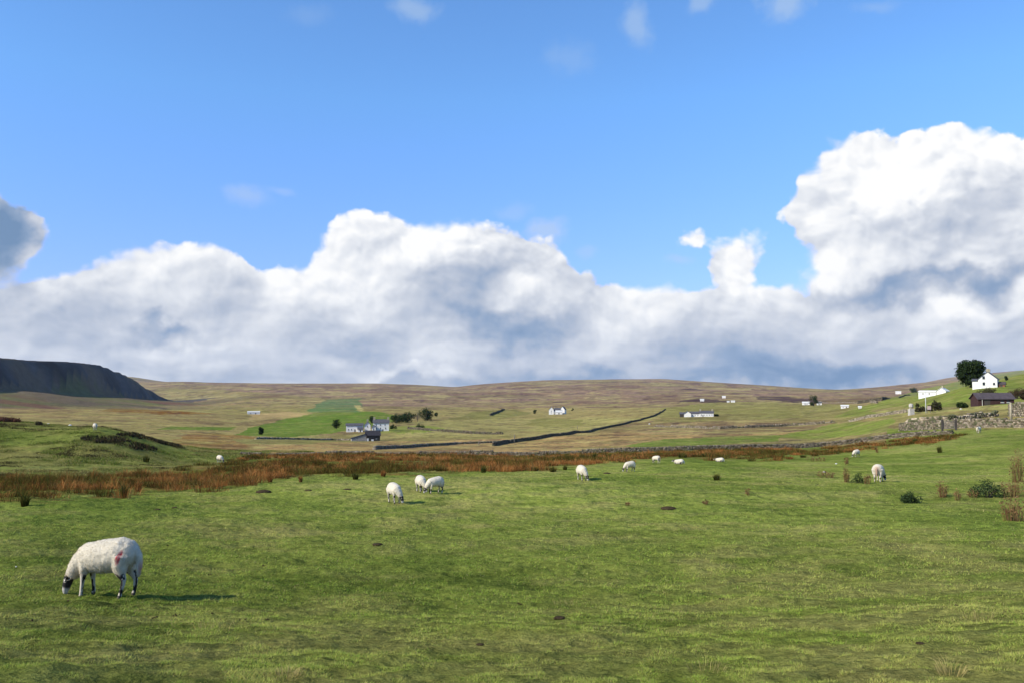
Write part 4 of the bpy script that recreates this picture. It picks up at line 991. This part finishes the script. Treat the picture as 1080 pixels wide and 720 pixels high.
    # tail
    fl.tube([(-.47,0,.64+dz), (-.53,0,.55+dz), (-.54,0,max(.40+dz,.05)), (-.53,0,max(.27+dz, .03))], [.05,.05,.042,.025], 10)
    vx = .013 if detail else .022
    bm_ = remesh(body, 'body', vx*.9, 2); fm = remesh(fl, 'fleece', vx, 3)
    # fleece lumps, colour, mark
    n = len(fm.vertices); co = np.empty(n*3, np.float32); fm.vertices.foreach_get('co', co); co = co.reshape(-1, 3)
    no = np.empty(n*3, np.float32); fm.vertices.foreach_get('normal', no); no = no.reshape(-1, 3)
    lump = fbm(co[:, 0]*1.0+co[:, 1]*.7, co[:, 2]-co[:, 1]*.8, .09, 3, seed)-.5
    lump2 = fbm(co[:, 0]-co[:, 1], co[:, 2]+co[:, 1]*.5, .03, 2, seed+5)-.5
    co += no*(lump*.016+lump2*.005)[:, None]; co[:, 0] *= .88
    if lie: co[:, 2] = np.maximum(co[:, 2], .01)
    fm.vertices.foreach_set('co', co.ravel())
    c = np.ones((n, 1))*WOOL[None, :]
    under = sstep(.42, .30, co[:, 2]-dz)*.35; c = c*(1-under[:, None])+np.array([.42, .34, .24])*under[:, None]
    if mark:
        q = ((co[:, 0]+.30+.22*(co[:, 2]-.55))/.028)**2+((co[:, 2]-.55)/.085)**2; w = np.clip(1.6-q, 0, 1)*(co[:, 1] > .05)*(.5+.5*sstep(.3, .6, fbm(co[:, 0]*3+5, co[:, 2]*2+5, .05, 3, 19)))
        c = c*(1-w[:, None])+np.array([.50, .05, .06])*w[:, None]
        w = np.clip(1.2-((co[:, 0]+.53)/.06)**2-((co[:, 2]-.36)/.13)**2, 0, 1)*.65; c = c*(1-w[:, None])+np.array([.42, .14, .12])*w[:, None]
    if browny:
        w = sstep(-.36, -.5, co[:, 0])*browny; c = c*(1-w[:, None])+np.array([.30, .17, .10])*w[:, None]
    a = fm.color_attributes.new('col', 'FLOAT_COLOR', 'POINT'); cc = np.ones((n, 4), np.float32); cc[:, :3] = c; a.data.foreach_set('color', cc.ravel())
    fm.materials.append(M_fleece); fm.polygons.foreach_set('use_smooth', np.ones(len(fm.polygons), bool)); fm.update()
    # body colours
    n = len(bm_.vertices); bc = np.empty(n*3, np.float32); bm_.vertices.foreach_get('co', bc); bc = bc.reshape(-1, 3)
    b2 = bc.copy(); b2[:, 0] *= .88; bm_.vertices.foreach_set('co', b2.ravel())
    dh = bc-np.array(hd[1]); al = dh@np.array(hv); rad = np.linalg.norm(dh-al[:, None]*np.array(hv), axis=1)
    head = (al > -.12) & (al < .30) & (rad < .14)
    blk = np.array([.022, .019, .018]); wht = np.array([.50, .44, .35])
    c = np.ones((n, 1))*WOOL[None, :]*.8
    lp = fbm(bc[:, 0]*2+bc[:, 1]*3, bc[:, 2], .09, 2, seed+2)
    leg = (bc[:, 2]-dz*0 < .34) & ~head
    c = np.where(leg[:, None], np.where((lp > .52)[:, None], blk, wht), c)
    c = np.where((leg & (bc[:, 2] < .035))[:, None], np.array([.09, .075, .06]), c)
    mz = sstep(.095, .14, al); lat = abs(dh@np.array(sd)); fr = dh@np.array(nrm)
    hc = blk*(1-mz[:, None])+np.array([.45, .42, .38])*mz[:, None]
    hc = np.where(((al > .0) & (al < .04) & (lat > .045) & (lat < .08) & (fr > .0))[:, None], wht*.75, hc)
    c = np.where(head[:, None], hc, c)
    a = bm_.color_attributes.new('col', 'FLOAT_COLOR', 'POINT'); cc = np.ones((n, 4), np.float32); cc[:, :3] = c; a.data.foreach_set('color', cc.ravel())
    bm_.materials.append(M_hide); bm_.polygons.foreach_set('use_smooth', np.ones(len(bm_.polygons), bool)); bm_.update()
    extras = []
    # horns curl round beside the ears
    for s in (-1, 1):
        c0 = h0.lerp(h1, .35)+nrm*.045+sd*s*.03; P = []; R = []
        for k in range(10):
            th = k/9*4.4; rr = .060*(1-.35*k/9)
            P.append(c0+sd*s*(.01+.055*k/9)+(-hv)*(math.sin(th)*rr)+(-nrm)*((1-math.cos(th))*rr)*1.0); R.append(.024*(1-.75*k/9))
        P = [Vector((v.x*.88, v.y, v.z)) for v in P]; hb = MB(); hb.tube(P, R, 8); extras.append(('horn', hb.mesh('horn', M_horn, True)))
        ec = h1+sd*s*.062+hv*.02+nrm*.018; ec.x *= .88; eb = MB(); eb.ball(ec, .012, 8, 6); extras.append(('eye', eb.mesh('eye', M_glass, True)))
    if detail:   # fine loose wool along the fleece so the outline is soft
        k = RNG.integers(0, len(co), 16000 if mark else 5000); b0 = co[k]; nn = no[k]+RNG.normal(0, .45, (len(k), 3)); nn /= np.linalg.norm(nn, axis=1)[:, None]
        nn[:, 2] -= .25; L = RNG.uniform(.006, .018, len(k))[:, None]; sd_ = np.cross(nn, RNG.normal(0, 1, (len(k), 3))); sd_ /= np.linalg.norm(sd_, axis=1)[:, None]
        V = np.stack([b0-sd_*.0022, b0+sd_*.0022, b0+nn*L], 1).reshape(-1, 3)
        cl = np.array(fm.color_attributes['col'].data[0].color[:3])
        call = np.empty(len(fm.vertices)*4, np.float32); fm.color_attributes['col'].data.foreach_get('color', call); call = call.reshape(-1, 4)[k, :3]*RNG.uniform(.95, 1.2, len(k))[:, None]
        extras.append(('wool_strands', mesh_np('wool_strands', V, 3, np.arange(len(k)*3), M_wool, np.repeat(call, 3, 0))))
    return bm_, fm, extras
PROT = {}
def sheep(key, px, py, yaw, scale, lab, group='sheep grazing across the field'):
    """yaw: heading in degrees, 0 = to the right of the picture, 90 = away, 180 = left, 270 = towards us (relative to the line of sight)"""
    p = hit(px, py); rz = math.radians(yaw)-azof(px)
    if key not in PROT:
        b, f, ex = sheep_meshes(*KEYS[key][0], **KEYS[key][1]); r = empty('sheep', (0,0,0))
        bo = link(bpy.data.objects.new('body', b), r); fo = link(bpy.data.objects.new('fleece', f), r)
        for nm, me in ex:
            o = link(bpy.data.objects.new(nm, me), fo if nm == 'wool_strands' else r)
        PROT[key] = r
    else: r = copy_tree(PROT[key])
    r.location = p; r.rotation_euler = (0, 0, rz); r.scale = (scale,)*3
    tag(r, lab, 'sheep', group); return r
KEYS = {'near': (('graze', 3), dict(detail=True, mark=True, turn=.18)), 'g1': (('graze', 4), dict(detail=True, turn=.55)), 'g2': (('graze', 5), dict(detail=True, turn=-.35)),
        'rear': (('graze', 6), dict(detail=True, turn=-.75, browny=.85)), 'lie': (('lie', 7), dict(detail=False, turn=.5)), 'st': (('stand', 8), dict(detail=False, turn=.3))}
sheep('near', 110, 629, 150, .90, 'nearest sheep, grazing in profile with a red dye mark on its rump')
sheep('g1', 416, 530, 292, .92, 'white sheep grazing alone below the pair, black head turned to the right')
sheep('g1', 444, 518.5, 285, .86, 'white sheep of the pair seen from the front, behind the greyish one')
sheep('g2', 458.5, 520, 212, .86, 'greyish sheep of the pair grazing in profile to the left')
sheep('g1', 614, 506.5, 290, .90, 'white sheep in mid field grazing towards us, alone below the row of dark tussocks')
sheep('g2', 664, 497, 212, .84, 'white sheep in mid field grazing to the left with its back arched')
sheep('rear', 692, 488, 150, .74, 'small sheep with a brown rear by the rushes, left of the first lying sheep')
sheep('lie', 716, 489, 170, .82, 'first lying sheep, right of the small brown rumped one, flat on the grass')
sheep('lie', 759, 486.5, 165, .74, 'second lying sheep, further right, dark head raised to the left')
sheep('g2', 903, 481.5, 235, .82, 'distant half turned sheep on the slope under the right part of the rushes')
sheep('rear', 927, 507.5, 80, 1.02, 'big white sheep seen from behind with a brown stained rump, right of the greyish bush')
sheep('st', 1032, 456.5, 255, .95, 'small white sheep standing right under the tall pale wall')
sheep('st', 100, 453.5, 95, .92, 'white sheep seen from behind on top of the left mound')
sheep('g1', 232, 487.5, 300, .95, 'black headed sheep behind the rushes at the foot of the left mound')

# ------------------------------------------------------------------ the air
mb = MB(); mb.box(-14600, 14600, -14600, 14600, -1500, 700)
m = bpy.data.materials.new('haze'); m.use_nodes = True; m.node_tree.nodes.clear(); nt = NT(m.node_tree)
pv = nt.new('ShaderNodeVolumePrincipled'); pv.inputs['Color'].default_value = (.72, .84, 1, 1); pv.inputs['Density'].default_value = 1.3e-5; pv.inputs['Anisotropy'].default_value = 0
nt.l.new(pv.outputs[0], nt.new('ShaderNodeOutputMaterial').inputs['Volume'])
o = mb.build('haze', m); tag(o, 'thin blue air over the far moor', 'haze', kind='stuff')

# ------------------------------------------------------------------ camera, sun, sky
cam = bpy.data.cameras.new('camera'); cam.sensor_width = 36; cam.lens = F/1080*36; cam.clip_start = .1; cam.clip_end = 40000
co = bpy.data.objects.new('camera', cam); link(co); co.location = (0, 0, 0); co.rotation_euler = (math.pi/2+PITCH, 0, 0); sc.camera = co
sl = bpy.data.lights.new('sun', 'SUN'); sl.energy = 4.3; sl.angle = math.radians(.5); sl.color = (1, .93, .80)
so = bpy.data.objects.new('sun', sl); link(so); so.location = (0, 0, 300)
so.rotation_euler = Vector(SUNV).to_track_quat('Z', 'Y').to_euler()
def build_world():
    w = bpy.data.worlds.new('World'); sc.world = w; w.use_nodes = True; nt = NT(w.node_tree); w.node_tree.nodes.clear()
    out = nt.new('ShaderNodeOutputWorld')
    sky = nt.new('ShaderNodeTexSky', sky_type='NISHITA', sun_disc=False, sun_elevation=SUN_EL, sun_rotation=SUN_AZ)
    sky.altitude = 400; sky.air_density = 1.0; sky.dust_density = .25; sky.ozone_density = 2.2
    bs = nt.new('ShaderNodeBackground'); bs.inputs[1].default_value = .15
    sky_col = sky.outputs[0]
    D = nt.new('ShaderNodeTexCoord').outputs['Generated']
    sp = nt.new('ShaderNodeSeparateXYZ'); nt.put(sp.inputs[0], D)
    hxy = nt.m('SQRT', nt.m('ADD', nt.m('MULTIPLY', sp.outputs[0], sp.outputs[0]), nt.m('MULTIPLY', sp.outputs[1], sp.outputs[1])))
    A = nt.m('MULTIPLY', nt.m('ARCTAN2', sp.outputs[0], sp.outputs[1]), 9.0)
    E = nt.m('MULTIPLY', nt.m('ARCTAN2', sp.outputs[2], hxy), 9.0)
    tint = nt.mix(nt.mr(E, 1.0, 3.0), (.50, .58, .98), (.58, .85, 1.10)); nt.put(bs.inputs[0], nt.vm('MULTIPLY', sky_col, tint))
    cb = nt.new('ShaderNodeCombineXYZ'); nt.put(cb.inputs[0], A); nt.put(cb.inputs[1], E); P = cb.outputs[0]
    def ae(px, py):
        d = ray(px, py); return (math.atan2(d[0], d[1])*9, math.atan2(d[2], math.hypot(d[0], d[1]))*9, 0)
    def V3(*a): return tuple(a)
    # warped coordinates
    wv = nt.noise(P, .8, 3, .5, out='Color'); wv = nt.vm('SCALE', nt.vm('SUBTRACT', wv, (.5,.5,.5)), sc_=.40)
    wv2 = nt.noise(P, 3.2, 3, .5, out='Color'); wv2 = nt.vm('SCALE', nt.vm('SUBTRACT', wv2, (.5,.5,.5)), sc_=.10)
    Q = nt.vm('MULTIPLY', nt.vm('ADD', P, nt.vm('ADD', wv, wv2)), (1, 1, 0))
    def field(Qv, fine=True):
        """billow field: rounded heads at several sizes"""
        Qn = nt.vm('MULTIPLY', Qv, (.85, 1.1, 0))
        v1 = nt.voro(Qn, 1.25, '2D', 'SMOOTH_F1', .5); v2 = nt.voro(Qn, 3.1, '2D', 'SMOOTH_F1', .4)
        n = nt.noise(Qn, 1.7, 6 if fine else 3, .52)
        b = nt.m('ADD', nt.m('MULTIPLY', nt.m('SUBTRACT', .5, v1), .60), nt.m('MULTIPLY', nt.m('SUBTRACT', .5, v2), .26))
        if fine:
            v3 = nt.voro(Qn, 6.5, '2D', 'SMOOTH_F1', .3); b = nt.m('ADD', b, nt.m('MULTIPLY', nt.m('SUBTRACT', .5, v3), .16)); v4 = nt.voro(Qn, 15, '2D', 'SMOOTH_F1', .3); b = nt.m('ADD', b, nt.m('MULTIPLY', nt.m('SUBTRACT', .5, v4), .07))
        return nt.m('ADD', b, nt.m('MULTIPLY', nt.m('SUBTRACT', n, .5), .45))
    def ellipses(Qv, lst):
        r = None
        for (px, py, rx, ry, *g) in lst:
            c = ae(px, py); d = nt.vm('MULTIPLY', nt.vm('SUBTRACT', Qv, c), (100/rx, 100/ry, 0))
            e = nt.m('SUBTRACT', 1, nt.vm('LENGTH', d, out=1))
            k = min(rx, ry)/100
            e = nt.m('MULTIPLY', e, k)
            r = e if r is None else nt.m('SMOOTH_MAX', r, e, .12)
        return r
    TOP = [(-700,330),(-200,300),(-60,290),(0,296),(45,290),(75,280),(110,258),(150,250),(190,254),(235,270),(275,282),(315,278),(345,250),(375,234),(410,230),(460,231),(505,238),(545,248),(585,262),(620,288),(660,300),(720,304),(800,300),(860,305),(950,310),(1080,310),(1300,300),(1700,330)]
    fc = nt.new('ShaderNodeFloatCurve'); cm = fc.mapping; cv = cm.curves[0]
    X0, X1 = ae(-700, 300)[0], ae(1700, 300)[0]
    pts = [((ae(x, y)[0]-X0)/(X1-X0), ae(x, y)[1]/4.0) for x, y in TOP]
    cv.points[0].location = pts[0]; cv.points[-1].location = pts[-1]
    for q in pts[1:-1]: cv.points.new(*q)
    cm.update()
    qs = nt.new('ShaderNodeSeparateXYZ'); nt.put(qs.inputs[0], Q)
    nt.put(fc.inputs['Value'], nt.mr(qs.outputs[0], X0, X1)); nt.put(fc.inputs[0], 1.0)
    hb = nt.m('SUBTRACT', nt.m('MULTIPLY', fc.outputs[0], 4.0), qs.outputs[1])
    big = ellipses(Q, [(908,205,58,52), (988,212,92,66), (1065,235,100,76), (935,265,78,54), (1010,285,140,50), (1180,240,140,76), (772,276,32,38), (737,252,21,15),(-16,246,56,42)])
    Fd = nt.m('SMOOTH_MAX', hb, big, .15)
    bil = field(Q)
    dens = nt.m('ADD', Fd, nt.m('MULTIPLY', bil, .40))
    edge = nt.noise(P, 8, 5, .6)
    dens = nt.m('ADD', dens, nt.m('MULTIPLY', nt.m('SUBTRACT', edge, .5), .10))
    soft = nt.mr(nt.noise(P, 1.4, 3, .5), .42, .62, .05, .17); alpha = nt.mr(nt.m('DIVIDE', nt.m('SUBTRACT', dens, .01), soft), 0, 1, smooth=True)
    # light: compare the billow field with its value towards the sun (upper left)
    b0 = field(Q, False); b1 = field(nt.vm('ADD', Q, (-.20, .24, 0)), False); b2 = nt.m('ADD', 0, field(nt.vm('ADD', Q, (-.05, .07, 0))))
    rel = nt.m('ADD', nt.m('MULTIPLY', nt.m('SUBTRACT', b0, b1), .42), nt.m('MULTIPLY', nt.m('SUBTRACT', bil, b2), .95))
    Qb = nt.vm('ADD', Q, nt.vm('SCALE', nt.vm('SUBTRACT', nt.noise(P, 1.9, 5, .55, out='Color'), (.5,.5,.5)), sc_=.75))
    # broad masses of light and shade inside the bank
    def blob(px, py, rx, ry, g):
        c = ae(px, py); d = nt.vm('MULTIPLY', nt.vm('SUBTRACT', Qb, c), (100/rx, 100/ry, 0)); l = nt.vm('LENGTH', d, out=1)
        return nt.m('MULTIPLY', nt.mr(l, 1.2, .15, 0, 1, smooth=True), g)
    tot = None
    for b in [(385,262,75,40,.26),(460,240,85,26,.17),(160,262,60,22,.12),(330,300,60,30,.10),(910,185,90,55,.22),(1000,170,110,45,.16),(772,262,34,36,.22),(737,248,24,20,.18),(1060,195,80,50,.12),(900,255,60,60,.14),
              (1030,328,70,12,.20),(1000,348,80,8,.12),(240,372,70,22,.10),(440,386,70,10,.20),(600,270,60,18,.14),(700,320,60,20,.04),(640,345,80,30,.10),(590,300,60,20,.10),
              (540,345,95,32,-.46),(480,310,60,40,-.16),(380,365,60,20,-.16),(-4,252,50,40,-.85),(70,335,80,40,-.10),(170,352,46,14,-.34),(190,346,22,10,-.14),(10,300,40,30,-.25),
              (970,303,120,15,-.30),(1050,290,90,14,-.30),(900,315,50,14,-.16),(1020,222,50,20,-.16),(830,392,130,24,-.34),(760,372,120,24,-.16),(560,402,200,16,-.16),(920,396,140,16,-.20),(1050,400,60,12,-.14),
              (740,320,50,26,-.10),(300,398,250,14,-.06),(650,400,80,16,-.14)]:
        x = blob(*b); tot = x if tot is None else nt.m('ADD', tot, x)
    low = nt.mr(E, .05, .9, -.15, .03)
    nz = nt.m('MULTIPLY', nt.m('SUBTRACT', nt.noise(Q, 1.3, 5, .5), .5), .50)
    ed = nt.mr(Fd, .0, .30, .12, 0.0)
    Vv = nt.m('ADD', nt.m('ADD', tot, low), nt.m('ADD', nz, ed)); rel = nt.m('MULTIPLY', rel, nt.mr(E, .4, 1.5, .45, .95)); lay = nt.noise(nt.vm('MULTIPLY', Q, (.7, 3.2, 1)), 1.6, 4, .5); lay = nt.m('MULTIPLY', nt.m('MULTIPLY', nt.m('SUBTRACT', lay, .5), .55), nt.mr(E, 1.2, .3)); Vv = nt.m('ADD', nt.m('ADD', Vv, lay), rel); Vv = nt.m('ADD', Vv, .675)
    col = nt.ramp(Vv, [(0, (.17,.28,.46)), (.22, (.27,.37,.54)), (.45, (.45,.51,.63)), (.66, (.63,.67,.75)), (.84, (.82,.845,.89)), (1, (1.0,1.0,1.0))])
    bc = nt.new('ShaderNodeBackground'); nt.put(bc.inputs[0], col); bc.inputs[1].default_value = .70
    # thin wisps
    def wisp(px, py, rx, ry, g):
        c = ae(px, py); d = nt.vm('MULTIPLY', nt.vm('SUBTRACT', Q, c), (100/rx, 100/ry, 0)); l = nt.vm('LENGTH', d, out=1)
        return nt.m('MULTIPLY', nt.mr(nt.m('ADD', l, nt.m('MULTIPLY', nt.noise(P, 5, 6, .6), -1.1)), .35, -.45, 0, 1, smooth=True), g)
    wt = None
    for b in [(268,212,34,16,.42),(300,207,20,6,.3),(578,243,34,22,.65),(545,222,34,14,.25),(622,268,16,12,.3),(672,20,26,34,.42),(600,58,40,26,.16),(435,4,34,20,.42),(825,4,36,24,.5),(745,2,22,16,.4),(330,10,40,18,.12),(925,2,30,10,.2),(712,278,24,10,.4),(560,150,60,14,.0),(1200,60,60,20,.4),(-120,120,70,22,.5)]:
        x = wisp(*b); wt = x if wt is None else nt.m('MAXIMUM', wt, x)
    wc = nt.new('ShaderNodeBackground'); wc.inputs[0].default_value = (.50,.63,.80,1); wc.inputs[1].default_value = .70
    m1 = nt.new('ShaderNodeMixShader'); nt.put(m1.inputs[0], wt); nt.l.new(bs.outputs[0], m1.inputs[1]); nt.l.new(wc.outputs[0], m1.inputs[2])
    m2 = nt.new('ShaderNodeMixShader'); nt.put(m2.inputs[0], alpha); nt.l.new(m1.outputs[0], m2.inputs[1]); nt.l.new(bc.outputs[0], m2.inputs[2])
    nt.l.new(m2.outputs[0], out.inputs[0])
build_world()
sc.world.cycles.sampling_method = 'NONE'
sc.view_settings.view_transform = 'Standard'; sc.view_settings.look = 'None'; sc.view_settings.exposure = .55; sc.view_settings.gamma = 1
sc.cycles.max_bounces = 6; sc.cycles.diffuse_bounces = 3
